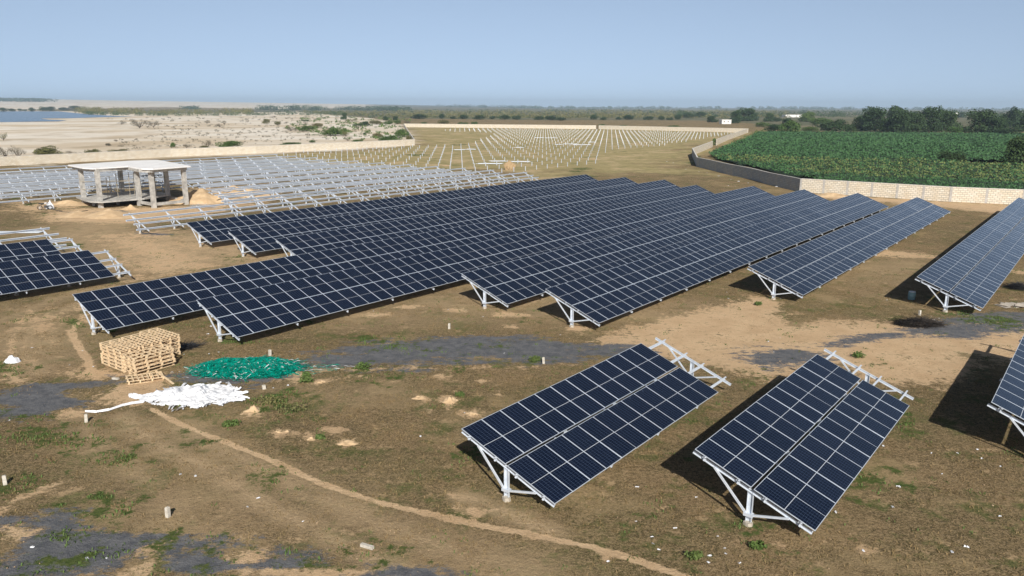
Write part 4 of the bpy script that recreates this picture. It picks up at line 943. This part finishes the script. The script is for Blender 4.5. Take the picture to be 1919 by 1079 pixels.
belt('woodland', 'short dark belt of trees beside the yellowish thicket', [(338, 205), (372, 205.5)], 6, 20, 'leaf_dark')
belt('woodland', 'yellowish green thicket behind the lake', [(145, 212), (240, 214.5), (330, 216), (420, 215), (480, 214)], 10, 150, 'leaf_olive', spread=.25)
belt('woodland', 'blue-green thicket edge in front of the yellowish one', [(160, 215), (240, 217), (330, 218), (420, 217.5), (520, 216), (640, 215)], 6, 150, 'leaf_dark', spread=.1)
belt('woodland', 'low skyline woodland right of centre', [(960, 203.4), (1200, 203.8), (1500, 205), (1960, 207)], 5, 260, 'leaf_dark', size=.3, spread=.3)
belt('woodland', 'hazy line of trees left of the hut', [(1270, 219), (1340, 218), (1480, 219), (1620, 219), (1800, 221), (1960, 224)], 9, 120, 'leaf_dark', spread=.2)
belt('woodland', 'grey-green scrub belt spreading behind the far wall', [(760, 219), (960, 220), (1150, 220.5), (1300, 220)], 5, 200, 'leaf_olive', spread=.5)
belt('woodland', 'thin skyline trees above the far scrub', [(820, 202.5), (900, 202.8), (1000, 203)], 5, 60, 'leaf_dark')
def farpt(px, r):  # on risen land
    a = math.atan((px-W0/2)/FPX*1/ cp); return (r*math.sin(a), r*math.cos(a))
rg = np.random.default_rng(5); cs = []; rs = []
for i in range(70):
    x, y = farpt(rg.uniform(-40, 143), 5200+rg.random()*300); cs.append((x, y, terr(x, y)+9)); rs.append((45, 30, 11))
Vq, Fq = leaves(2800, cs, rs, 4., rg, shell=.7); tag(link('woodland', npmesh('woodland', Vq, Fq, M['leaf_dark'])), 'flat dark woodland on the far left skyline beyond the lake', 'woodland', None, 'stuff')
# scattered scrub
def scrub_field(name, label, poly, n, hpx, mat, per=14):
    rg = np.random.default_rng(n); poly = np.array(poly, float); mn, mx = poly.min(0), poly.max(0); cs = []; rs = []
    from_ = 0
    while len(cs) < n and from_ < n*20:
        from_ += 1; x = rg.uniform(mn[0], mx[0]); y = rg.uniform(mn[1], mx[1])
        if sdist(np.array([[x, y]]), poly)[0] < 0: continue
        p = at(x, y); dp = depth(p); r = hpx/FPX*dp*(.4+.9*rg.random()); cs.append((p[0], p[1], terr(p[0], p[1])+r*.5)); rs.append((r*1.6, r*1.4, r*.8))
    cs = np.array(cs); rs = np.array(rs); m = len(cs)*per; k = np.repeat(np.arange(len(cs)), per)
    d = rg.normal(size=(m, 3)); d /= np.linalg.norm(d, axis=1)[:, None]; p = cs[k]+d*rs[k]*(.5+.5*rg.random(m))[:, None]
    a = rg.normal(size=(m, 3)); a /= np.linalg.norm(a, axis=1)[:, None]; b = np.cross(a, rg.normal(size=(m, 3))); b /= np.linalg.norm(b, axis=1)[:, None]
    s_ = (rs[k][:, 2]*.42)[:, None]; Vq = np.stack([p-a*s_, p-b*s_, p+a*s_, p+b*s_], 1).reshape(-1, 3)
    tag(link(name, npmesh(name, Vq, np.arange(m*4).reshape(m, 4), M[mat])), label, 'scrub', None, 'stuff')
scrub_field('scrub', 'low grey-green scrub spread over the land behind the far wall', [(560, 209), (960, 208), (1480, 209), (1480, 220), (1300, 222), (780, 221), (620, 216)], 2400, 2.6, 'leaf_olive')
scrub_field('scrub', 'darker scrub dots on the land behind the far wall', [(500, 208), (960, 206.5), (1900, 209), (1900, 218), (1300, 222), (780, 222), (600, 220)], 1100, 2.4, 'leaf_dark')
scrub_field('scrub', 'green scrub on sandy ground left of the pile field', [(560, 222), (640, 219), (775, 225), (750, 236), (770, 262), (640, 262), (560, 250), (520, 240)], 170, 3.2, 'leaf_green', 22)
scrub_field('scrub', 'dry grey scrub dots on the pale flats', [(200, 222), (560, 218), (700, 225), (690, 262), (560, 266), (250, 284), (180, 270), (300, 250)], 520, 2.0, 'leaf_grey', 16)
scrub_field('scrub', 'weedy growth along the crop side of the curved wall', [(1405, 250), (1440, 240), (1440, 250), (1400, 262), (1350, 282), (1345, 280)], 120, 1.8, 'leaf_green', 16)

# crop field
crop = G2((1326, 293), (1345, 303), (1420, 318), (1500, 337), (1560, 352), (2100, 388), (2100, 256), (1920, 253), (1600, 250.5), (1440, 249), (1418, 251), (1400, 262), (1372, 273), (1345, 283))
rgc = np.random.default_rng(3)
mn, mx = crop.min(0), crop.max(0)
def crop_h(x, y): return .55+.9*(fbm(x*.35, y*.35, 3)-.2)*.9+.55*fbm(x*1.1, y*1.1, 3)-.15
cand = []
# base canopy on a grid that follows the field
gx1 = np.arange(mn[0], min(mx[0], 420), 1.6); gy1 = np.arange(mn[1], mx[1], 1.6); X, Y = np.meshgrid(gx1, gy1)
BARE = G2((1735, 304), (1765, 302), (1800, 303.5), (1850, 306), (1910, 309), (1910, 315), (1850, 313), (1790, 309))
sdv = np.minimum(sdist(np.stack([X.ravel(), Y.ravel()], 1), crop), -sdist(np.stack([X.ravel(), Y.ravel()], 1), BARE)).reshape(X.shape)
Zc = crop_h(X, Y)*np.clip(sdv/1.5, 0, 1); ix = np.arange(X.size).reshape(X.shape)
Fn = np.stack([ix[:-1, :-1].ravel(), ix[:-1, 1:].ravel(), ix[1:, 1:].ravel(), ix[1:, :-1].ravel()], 1); Fn = Fn[(sdv.ravel()[Fn] > 0).all(1)]
used = np.unique(Fn); remap = -np.ones(X.size, int); remap[used] = np.arange(len(used))
cm_, nt, bs = newmat('crop_canopy'); g = N(nt); v = g.tex()
c = g.mix(g.mapr(g.noise(v, .5, 5, .7), .35, .65), (.012, .030, .014), (.030, .060, .026)); g.l(c, bs.inputs['Base Color']); bs.inputs['Roughness'].default_value = .8; g.bump(g.noise(v, 2.5, 4), .9, .4, bs)
Vc = np.stack([X.ravel(), Y.ravel(), Zc.ravel()], 1)[used]; croot = link('crop_field', npmesh('crop_field', Vc, remap[Fn], cm_, True)); tag(croot, 'broad field of dense green leafy crop behind the right-hand wall', 'crop', None, 'stuff')
m = 650000; q = rgc.random(m)
xs = mn[0]+(min(mx[0], 400)-mn[0])*rgc.random(m); ys = mn[1]+(mx[1]-mn[1])*rgc.random(m)
dd = np.hypot(xs, ys); keep = (sdist(np.stack([xs, ys], 1), crop) > .2) & (sdist(np.stack([xs, ys], 1), BARE) < 0) & (rgc.random(m) < np.clip((170/dd)**1.6, 0, 1)) & (np.abs(np.degrees(np.arctan2(xs, ys))) < 40)
xs, ys = xs[keep], ys[keep]; 
YEL = G2((1330, 297), (1500, 300), (1700, 308), (1960, 318), (2100, 330), (2100, 372), (1919, 350), (1700, 338), (1600, 332), (1540, 330), (1480, 322), (1400, 312))
NEARG = fbm(xs*.06, ys*.06, 3)
isy = (sdist(np.stack([xs, ys], 1), YEL) > (NEARG-.5)*30) & (rgc.random(len(xs)) < .45+.9*(fbm(xs*.2, ys*.2, 3)-.45))
zs = crop_h(xs, ys)+rgc.random(len(xs))**2*.5-.12; k = len(xs)
sz = (.10+.10*rgc.random(k))*np.clip(dd[keep]/150, 1, 2.2)
nn = rgc.normal(size=(k, 3))*1.1+np.array([0, -.2, 1]); nn /= np.linalg.norm(nn, axis=1)[:, None]; a = np.cross(nn, rgc.normal(size=(k, 3))); a /= np.linalg.norm(a, axis=1)[:, None]; b = np.cross(nn, a)
pc = np.stack([xs, ys, zs], 1); Vq = np.stack([pc-a*sz[:, None], pc-b*sz[:, None]*.8, pc+a*sz[:, None], pc+b*sz[:, None]*.8], 1)
M['leaf_yel'] = leafmat('yellowing_crop_foliage', (.070, .140, .042), (.105, .165, .050), (.26, .25, .10), .9)
for nm, sel, mt in (('crop_leaves', ~isy, 'leaf_crop'), ('crop_leaves', isy, 'leaf_yel')):
    vv = Vq[sel].reshape(-1, 3); o = link(nm, npmesh(nm, vv, np.arange(len(vv)).reshape(-1, 4), M[mt]), croot); o['kind'] = 'stuff'
    if mt == 'leaf_yel': o['label'] = 'yellowing near strip of the crop'

# weeds and grass near the camera
def tufts(name, label, pts, hgt, mat, blades=7, seed=1, spread=.12, wd=.02):
    rg = np.random.default_rng(seed); n = len(pts)*blades; k = np.repeat(np.arange(len(pts)), blades)
    base = pts[k]+rg.normal(size=(n, 2))*spread; z0 = terrain(base[:, 0], base[:, 1])-.01; h_ = hgt[k]*(.5+rg.random(n)); th = rg.random(n)*6.28
    dx = np.cos(th); dy = np.sin(th); lean = h_*(.3+.8*rg.random(n)); w_ = wd*(.6+.8*rg.random(n))
    A_ = np.stack([base[:, 0]-dy*w_, base[:, 1]+dx*w_, z0], 1); B_ = np.stack([base[:, 0]+dy*w_, base[:, 1]-dx*w_, z0], 1)
    C_ = np.stack([base[:, 0]+dx*lean*.6+dy*w_, base[:, 1]+dy*lean*.6-dx*w_, z0+h_*.7], 1); D_ = np.stack([base[:, 0]+dx*lean*.8-dy*w_, base[:, 1]+dy*lean*.8+dx*w_, z0+h_], 1)
    Vq = np.stack([A_, B_, C_, D_], 1).reshape(-1, 3)
    tag(link(name, npmesh(name, Vq, np.arange(n*4).reshape(n, 4), M[mat])), label, 'grass' if name == 'dry_grass' else 'weeds', None, 'stuff')
rg = np.random.default_rng(11)
def near_pts(n, rmin, rmax):
    r = np.sqrt(rg.random(n)*(rmax**2-rmin**2)+rmin**2); a = np.radians(rg.uniform(-38, 38, n)); return np.stack([r*np.sin(a), r*np.cos(a)], 1)
def mask_at(k, pts):
    # nearest ground vertex
    r = np.hypot(pts[:, 0], pts[:, 1]); a = np.arctan2(pts[:, 0], pts[:, 1])
    i = np.clip(np.searchsorted(rr, r), 0, nR-1); j = np.clip(np.searchsorted(az1, a), 0, nA-1); return masks[k][i*nA+j]
M['leaf_dry'] = leafmat('dry_grass_blades', (.17, .115, .05), (.12, .095, .036), (.34, .25, .13), 2.)
pts = near_pts(26000, 19, 75); keep = (mask_at('sand', pts) < .45) & (mask_at('gravel', pts) < .45) & (fbm(pts[:, 0]*.5, pts[:, 1]*.5, 3) > .42)
pts = pts[keep]; tufts('dry_grass', 'short dry brown grass covering the site', pts, np.full(len(pts), .07), 'leaf_dry', 5, 2, .12, .012)
pts = near_pts(60000, 19, 110); g_ = mask_at('green', pts); pts = pts[(g_ > .35) & (fbm(pts[:, 0]*1.2, pts[:, 1]*1.2, 3) > .45)]
tufts('weeds', 'patches of low green weeds scattered over the dry ground', pts, np.full(len(pts), .09), 'leaf_weed', 7, 3, .14, .018)
pts = near_pts(5000, 19, 90); pts = pts[fbm(pts[:, 0]*.8+40, pts[:, 1]*.8, 3) > .60]
tufts('weeds', 'single small green weeds dotted through the dry grass', pts, np.full(len(pts), .08), 'leaf_weed', 8, 4, .10, .016)
# clods and pebbles on the bare soil
pts = near_pts(42000, 19, 95); ms_ = np.maximum(mask_at('sand', pts), mask_at('track', pts)); pts = pts[(ms_ > .35) | (rg.random(len(pts)) < .06)]
k = len(pts); r_ = .012+.035*rg.random(k)**3; z0 = terrain(pts[:, 0], pts[:, 1]); oct_ = np.array([(1, 0, 0), (-.8, .2, 0), (0, 1, 0), (.1, -.9, 0), (0, 0, .7), (0, 0, -.5)], float)
Vc = (oct_[None]*(1+.35*rg.normal(size=(k, 6, 1)))*r_[:, None, None]+np.stack([pts[:, 0], pts[:, 1], z0+r_*.25], 1)[:, None, :]).reshape(-1, 3)
Fc = np.array([(0, 2, 4), (2, 1, 4), (1, 3, 4), (3, 0, 4), (2, 0, 5), (1, 2, 5), (3, 1, 5), (0, 3, 5)]); Fc = (np.arange(k)[:, None, None]*6+Fc[None]).reshape(-1, 3)
M['clod'] = simple('soil_clods', (.40, .30, .19), (.24, .17, .10), 1.5, .95)
tag(link('soil_clods', npmesh('soil_clods', Vc, Fc, M['clod'])), 'clods and pebbles strewn over the bare soil', 'pebbles', None, 'stuff')
def weed_plant(px, py, r, h, label, mat='leaf_weed'):
    p = at(px, py); rgp = np.random.default_rng(int(px)); Vq, Fq = leaves(260, [(0, 0, h*.5), (r*.4, r*.2, h*.4), (-r*.4, 0, h*.45)], [(r*.7, r*.7, h*.5)]*3, .05, rgp, shell=.3)
    root = empty('weed_plant', (float(p[0]), float(p[1]), terr(p[0], p[1]))); tag(root, label, 'plant', 'single leafy green plants in the dry grass')
    link('leaves', npmesh('leaves', Vq, Fq, M[mat]), root); m_ = MB()
    for k in range(5): m_.tube([(0, 0, -.02), (r*.5*math.cos(k*1.3), r*.5*math.sin(k*1.3), h*.7)], [.008, .003], 4)
    m_.build('stem', M['bark'], root)
for a in [(208, 622, .35, .35, 'dark leafy plant growing under the front corner of the panel row by the pallets'), (575, 716, .4, .38, 'dark green plant right of the green strapping heap'), (434, 798, .42, .25, 'plant just below the soil mound near the white film'), (680, 692, .42, .4, 'plant at the lower edge of the gravel track'), (1003, 677, .38, .3, 'plant beside the white marker stone at the gravel track'), (575, 705, .25, .3, 'smaller plant above the dark one by the strapping heap'),
          (1608, 670, .4, .4, 'round plant behind the far end of the bottommost table'), (1421, 572, .3, .3, 'plant on the bare tan soil between two panel rows'), (862, 742, .25, .25, 'plant on the ragged mound left of the foreground table'), (545, 770, .9, .3, 'broad weedy shrub right of the white film heap', 'leaf_olive'), (500, 755, .8, .28, 'broad weedy shrub closest to the white film heap', 'leaf_olive'), (1420, 1028, .3, .25, 'small tuft near the bottom edge below the bottommost table'), (1302, 1046, .3, .25, 'small star-shaped tuft at the bottom edge'), (600, 824, .2, .25, 'plant on the small round soil mound')]:
    weed_plant(*a)

# ------------------------------------------------------------------ small things
m_ = MB(); m_.box((0, 0, .16), (.065, .065, .2)); m_.add([(-.065, -.065, .36), (.065, -.065, .36), (.065, .065, .36), (-.065, .065, .36), (-.04, -.04, .385), (.04, -.04, .385), (.04, .04, .385), (-.04, .04, .385)], [(0, 1, 5, 4), (1, 2, 6, 5), (2, 3, 7, 6), (3, 0, 4, 7), (4, 5, 6, 7)])
STONE = m_.mesh('marker_stone', M['stone_white'])
for x_, y_, lb in [(10, 908, 'white marker stone at the left edge of the photo'), (315, 968, 'white marker stone lowest in the bottom left grass'), (162, 790, 'white marker stone below the end of the plastic strip'), (506, 667, 'white marker stone behind the green strapping heap'), (1019, 681, 'white marker stone beside a plant at the gravel track'), (842, 616, 'white marker stone in front of the long panel row'), (1723, 591, 'white marker stone below the near end of the right panel row'), (495, 728, 'pale stone lump right of the white film heap')]:
    p = at(x_, y_); o = link('marker_stone', STONE, None, (float(p[0]), float(p[1]), 0), (random.uniform(-.08, .08), random.uniform(-.1, .1), random.uniform(0, 1.5)))
    if 'lump' in lb: o.scale = (1.3, 1.3, .5)
    tag(o, lb, 'marker stone', 'white marker stones along the tracks')
m_ = MB(); m_.box((0, 0, .05), (.24, .06, .05), mat=Matrix.Rotation(.3, 3, 'Z')); p = at(688, 1026)
tag(m_.build('fallen_stone', M['stone_white'], loc=(float(p[0]), float(p[1]), 0), rot=(0, 0, -.75)), 'white stone block lying flat near the bottom edge', 'stone block')
m_ = MB(); m_.box((0, 0, .05), (.2, .07, .05)); p = at(217, 711)
tag(m_.build('fallen_stone', M['stone_white'], loc=(float(p[0]), float(p[1]), 0), rot=(0, 0, -.35)), 'white stone block lying flat left of the pallet stacks', 'stone block')
# litter
def scrap_mesh(seed):
    rg2 = random.Random(seed); m_ = MB(); n = 4; k = []
    for i in range(n+1):
        for j in range(n+1): k.append(((i/n-.5)*.24+rg2.uniform(-.02, .02), (j/n-.5)*.14+rg2.uniform(-.02, .02), abs(rg2.gauss(.02, .025))))
    m_.add(k, [(i*(n+1)+j, (i+1)*(n+1)+j, (i+1)*(n+1)+j+1, i*(n+1)+j+1) for i in range(n) for j in range(n) if rg2.random() > .15]); return m_.mesh('litter_scrap', M['plastic_white'])
SC = [scrap_mesh(i) for i in range(6)]
LIT = [(1235, 1030), (1330, 1042), (1358, 1028), (1360, 1038), (1327, 1054), (1386, 1055), (1618, 1033), (1874, 968), (1684, 912), (1765, 888), (1832, 843), (1795, 850), (1875, 875), (1655, 836), (1567, 959), (1673, 950), (1784, 1036), (1812, 1026), (1305, 932), (1345, 1005), (1840, 860), (1745, 850), (1350, 865), (1345, 880), (1395, 870),
       (788, 818), (870, 774), (1194, 913), (1222, 1006), (1224, 1019), (1140, 1052), (1192, 977), (978, 889), (338, 889), (366, 893), (464, 950), (568, 977), (484, 933), (163, 1046), (200, 1046), (60, 1026), (18, 788), (540, 722), (512, 727), (1175, 840), (1265, 990), (1450, 660), (1520, 720), (1440, 640), (945, 662), (905, 594), (1050, 628), (840, 580), (700, 583), (930, 550), (955, 573), (1462, 633), (1362, 548), (1463, 560), (1365, 560), (1662, 562), (1760, 597), (1745, 593), (1750, 600), (392, 664), (410, 661), (345, 664), (470, 672), (390, 626), (380, 617), (395, 612), (155, 657), (60, 652), (175, 688), (130, 684), (300, 640), (285, 652), (1262, 305), (1285, 317), (1310, 322), (1325, 324), (1347, 330), (1370, 336), (1385, 340), (1402, 343), (1425, 350), (1365, 348), (1378, 349), (1455, 350), (1250, 303), (1336, 318), (1290, 312)]
for i, (x_, y_) in enumerate(LIT):
    p = at(x_, y_); o = link('litter_scrap', SC[i % 6], None, (float(p[0]), float(p[1]), terr(p[0], p[1])+.012), (0, 0, random.uniform(0, 6.28))); s_ = random.uniform(.3, .7)*(2.6 if y_ < 400 else 1.); o.scale = (s_, s_, s_)
    tag(o, 'small scrap of white litter lying on the dry ground', 'litter', 'scraps of white litter')
# barrel
p = at(1708, 561); root = empty('barrel', (float(p[0]), float(p[1]), 0)); tag(root, 'pale blue-green barrel in the shade under the right panel row', 'barrel')
m_ = MB(); m_.tube([(0, 0, 0), (0, 0, .03), (0, 0, .28), (0, 0, .30), (0, 0, .34), (0, 0, .58), (0, 0, .60)], [.24, .26, .27, .285, .27, .26, .24], 20); m_.build('drum', M['barrel'], root, True)
m_ = MB(); m_.tube([(0, 0, .60), (0, 0, .63)], [.25, .235], 20); m_.build('lid', M['plastic_white'], root)
# brush heap
def twigs(name, label, px, py, rx, ry, h, n, mat, cat, wd=.02):
    p = at(px, py); V_ = []; Fa = []
    for k in range(n):
        t = random.random()**.6; th = random.uniform(0, 6.28); x = rx*t*math.cos(th); y = ry*t*math.sin(th); hh = h*(1-t*t)
        a = random.uniform(0, 6.28); L_ = random.uniform(.3, .9); e = random.uniform(-.3, .5); b = len(V_); z = random.uniform(0, max(hh, .05))
        dx, dy = math.cos(a), math.sin(a)
        V_ += [(x-dy*wd, y+dx*wd, z), (x+dy*wd, y-dx*wd, z), (x+dx*L_, y+dy*L_, z+e*L_*.6+wd), (x+dx*L_*.96, y+dy*L_*.96, z+e*L_*.6+wd*1.4)]; Fa.append((b, b+1, b+2, b+3))
    V_ = [(a, b, max(c, .0)) for a, b, c in V_]
    o_ = link(name, npmesh(name, V_, Fa, M[mat]), None, (float(p[0]), float(p[1]), 0)); tag(o_, label, cat); return o_
twigs('brush_heap', 'heap of dark cut brushwood on the gravel below the right panel row', 1722, 608, 1.5, .7, .42, 1700, 'twig', 'brushwood')
twigs('rubble_heap', 'dark pile of scraps at the right edge behind the flattened boards', 1906, 540, .9, .7, .5, 700, 'steel_dark', 'scrap pile')
twigs('scrap_pile', 'tangle of pale steel offcuts at the right foot of the unfinished building', 375, 389, 2.2, 1.3, .5, 260, 'galv', 'scrap pile', .03)
twigs('twig_heap', 'small black debris patch at the right foot of the pallet stacks', 352, 650, .6, .5, .15, 300, 'steel_dark', 'debris')
# flattened boards at the right edge
p = at(1898, 574); root = empty('board_pile', (float(p[0]), float(p[1]), 0)); tag(root, 'flattened pale grey boards lying on the grass at the right edge', 'boards')
for k, (dx, dy, rz, sx_, sy_) in enumerate([(0, 0, .2, 1.1, .55), (.4, .35, -.1, .9, .5), (-.35, .1, .5, .7, .4), (.5, -.1, .8, .6, .3)]):
    m_ = MB(); nseg = 8; vs = []
    for i in range(nseg+1):
        for j in range(5): vs.append(((i/nseg-.5)*2*sx_, (j/4-.5)*2*sy_, .03+.03*k+.05*math.sin(i*1.7+k)+random.uniform(0, .03)))
    m_.add(vs, [(i*5+j, (i+1)*5+j, (i+1)*5+j+1, i*5+j+1) for i in range(nseg) for j in range(4)]); m_.build('board', M['board'], root, loc=(dx, dy, 0), rot=(0, 0, rz))
# straw bundle in the pile field
p = at(955, 318); root = empty('reed_bundle', (float(p[0]), float(p[1]), 0)); tag(root, 'upright bundle of tan dry reeds at the edge of the racks', 'reeds')
V_ = []; Fa = []
for k in range(700):
    a = random.uniform(0, 6.28); q = random.random()**.5; b = len(V_); x, y = 1.05*q*math.cos(a), .9*q*math.sin(a); h_ = random.uniform(.9, 2.0)*(1.1-q*.4); w_ = .05
    V_ += [(x-w_, y, 0), (x+w_, y, 0), (x*1.1+w_+random.uniform(-.3, .3), y*1.1, h_), (x*1.1-w_+random.uniform(-.3, .3), y*1.1, h_)]; Fa.append((b, b+1, b+2, b+3))
link('reeds', npmesh('reeds', V_, Fa, M['straw']), root); m_ = MB(); m_.tube([(1.0*math.cos(t), .85*math.sin(t), .9+.05*math.sin(3*t)) for t in np.linspace(0, 6.28, 20)], .04, 5); m_.build('binding', M['twig'], root)
# bundles of steel laid out
for x_, y_, L_, lb in [(932, 303, 5.5, 'steel profiles laid on the ground left of the reed bundle'), (975, 304, 6., 'steel profiles laid on the ground right of the reed bundle'), (862, 281.5, 4.5, 'pale flat stack of profiles in the left part of the pile field'), (882, 280.5, 3.5, 'thin profiles just right of the pale flat stack'), (1010, 258.5, 5., 'profile stack near the far middle of the pile field, left one of two'), (1032, 259, 7, 'profile stack near the far middle of the pile field, right one of two'),
                  (1068, 270.5, 6, 'profile stack below and left of the centre column of piles'), (1090, 272, 8, 'longest profile stack beside the centre column of piles'), (1047, 271.5, 3, 'short profile stack left of the longest one'), (973, 277, 4, 'small profile stack among the piles left of centre'), (1110, 267, 4, 'thin profiles touching the centre column of piles'), (918, 308, 8, 'loose profiles lying just behind the right ends of the racks'), (835, 269, 0, '')]:
    if not L_: continue
    p = at(x_, y_); root = empty('steel_bundle', (float(p[0]), float(p[1]), terr(p[0], p[1])), random.uniform(-.12, .2)); tag(root, lb, 'steel bundle', 'stacks of steel profiles in the pile field')
    L_ *= .8
    for k in range(4):
        m_ = MB(); yy = (k-2)*.16+random.uniform(-.05, .05); m_.beam((-L_/2+random.uniform(-.5, .5), yy, .18+.1*(k % 2)), (L_/2+random.uniform(-.5, .5), yy+random.uniform(-.2, .2), .18+.1*(k % 2)), [(-.06, -.04), (.06, -.04), (.06, .04), (-.06, .04)]); m_.build('profile', M['galv'], root)
# loose rails at the left rack
p = at(28, 436); root = empty('steel_bundle', (float(p[0]), float(p[1]), 0), -.1+YAW-.75); tag(root, 'long steel profiles lying under the bare rack at the left edge', 'steel bundle')
for k in range(6):
    m_ = MB(); m_.beam((-3+random.uniform(-.4, .4), (k-3)*.16, .1), (3, (k-3)*.2, .1), [(-.05, -.04), (.05, -.04), (.05, .04), (-.05, .04)]); m_.build('profile', M['galv'], root)
# hose by the building
m_ = MB(); pts = [at(x, y, .04) for x, y in [(95, 390), (105, 394), (118, 397), (130, 397.5), (145, 397), (158, 395), (165, 394)]]; m_.tube([tuple(q) for q in pts], .05, 6)
tag(m_.build('hose', M['steel_dark']), 'dark hose snaking from the motorcycle towards the building', 'hose')
# motorcycle
p = at(85, 393); root = empty('motorcycle', (float(p[0]), float(p[1]), 0), .35); tag(root, 'dark parked motorcycle with pale bags left of the unfinished building', 'motorcycle')
def wheel(x):
    m_ = MB(); m_.tube([(x+.29*math.cos(t), 0, .32+.29*math.sin(t)) for t in np.linspace(0, 2*math.pi, 21)], .045, 6, cap=False); w_ = m_.build('wheel', M['black'], root)
    m_ = MB(); m_.tube([(x, -.05, .32), (x, .05, .32)], .06, 8)
    for k in range(6): a = k*math.pi/3; m_.beam((x, 0, .32), (x+.27*math.cos(a), 0, .32+.27*math.sin(a)), [(-.008, -.008), (.008, -.008), (.008, .008), (-.008, .008)], up=(0, 1, 0))
    m_.build('hub', M['galv'], w_)
wheel(-.62); wheel(.62)
m_ = MB(); m_.tube([(.62, .06, .32), (.42, .06, .95)], .03, 6); m_.tube([(.62, -.06, .32), (.42, -.06, .95)], .03, 6); m_.build('fork', M['galv'], root)
m_ = MB(); m_.tube([(.42, -.35, 1.04), (.40, 0, 1.0), (.42, .35, 1.04)], .022, 6); m_.build('handlebar', M['steel_dark'], root)
m_ = MB(); m_.tube([(.42, 0, .9), (.0, 0, .82), (-.35, 0, .72), (-.62, 0, .32), (-.1, 0, .3), (.3, 0, .45), (.42, 0, .9)], .03, 6); m_.build('frame', M['steel_dark'], root)
m_ = MB(); m_.tube([(.34, 0, .86), (.25, 0, .9), (.05, 0, .9), (-.05, 0, .84)], [.06, .14, .14, .07], 10); m_.build('fuel_tank', M['redpaint'], root, True)
m_ = MB(); m_.tube([(-.04, 0, .84), (-.3, 0, .84), (-.75, 0, .88)], [.09, .13, .08], 10); m_.build('seat', M['black'], root, True)
m_ = MB(); m_.box((.08, 0, .45), (.17, .13, .17)); m_.build('engine', M['steel_dark'], root)
m_ = MB(); m_.tube([(.50, 0, .88), (.58, 0, .88)], [.10, .08], 10); m_.build('headlamp', M['plastic_white'], root)
heap('bag', 'pale sack hanging on the ground right of the motorcycle', at(94, 391), .5, .4, .9, mat='plastic_white', cat='bag', n=16, rough=.7, pw=.4, z0=0)
# huts
def hut(px, py, w_, d_, h_, label, rz=.1):
    p = at(px, py); root = empty('hut', (float(p[0]), float(p[1]), 0), rz); tag(root, label, 'hut')
    m_ = MB(); m_.box((0, 0, h_/2), (w_/2, d_/2, h_/2)); m_.build('wall', M['white_paint'], root)
    m_ = MB(); m_.box((0, 0, h_+.1), (w_/2+.3, d_/2+.3, .1)); m_.build('roof', M['white_paint'], root)
    for xx in (-w_*.25, w_*.17): m_ = MB(); m_.box((xx, -d_/2-.02, h_*.55), (.45, .04, .5)); m_.build('window', M['steel_dark'], root)
hut(1359, 232, 8.2, 6, 3.5, 'small white hut with two dark windows beyond the far wall')
hut(1484, 219.5, 26, 10, 3.5, 'long pale farm building glimpsed among trees on the right skyline', .2)
hut(1795, 216, 14, 8, 5, 'tiny pale building on the skyline in the gap between big trees', .1)

# ------------------------------------------------------------------ haze
mt = bpy.data.materials.new('haze'); mt.use_nodes = True; nt = mt.node_tree
for n_ in list(nt.nodes):
    if n_.type != 'OUTPUT_MATERIAL': nt.nodes.remove(n_)
vol = nt.nodes.new('ShaderNodeVolumePrincipled'); vol.inputs['Color'].default_value = (.60, .79, 1.0, 1); vol.inputs['Density'].default_value = .00013; vol.inputs['Anisotropy'].default_value = -0.05
nt.links.new(vol.outputs[0], [n_ for n_ in nt.nodes if n_.type == 'OUTPUT_MATERIAL'][0].inputs['Volume'])
zmax = 110.
m_ = MB(); m_.box((0, 0, (zmax-3)/2), (13400, 13400, (zmax+3)/2)); o = m_.build('haze', mt); tag(o, kind='stuff')
o.visible_shadow = True
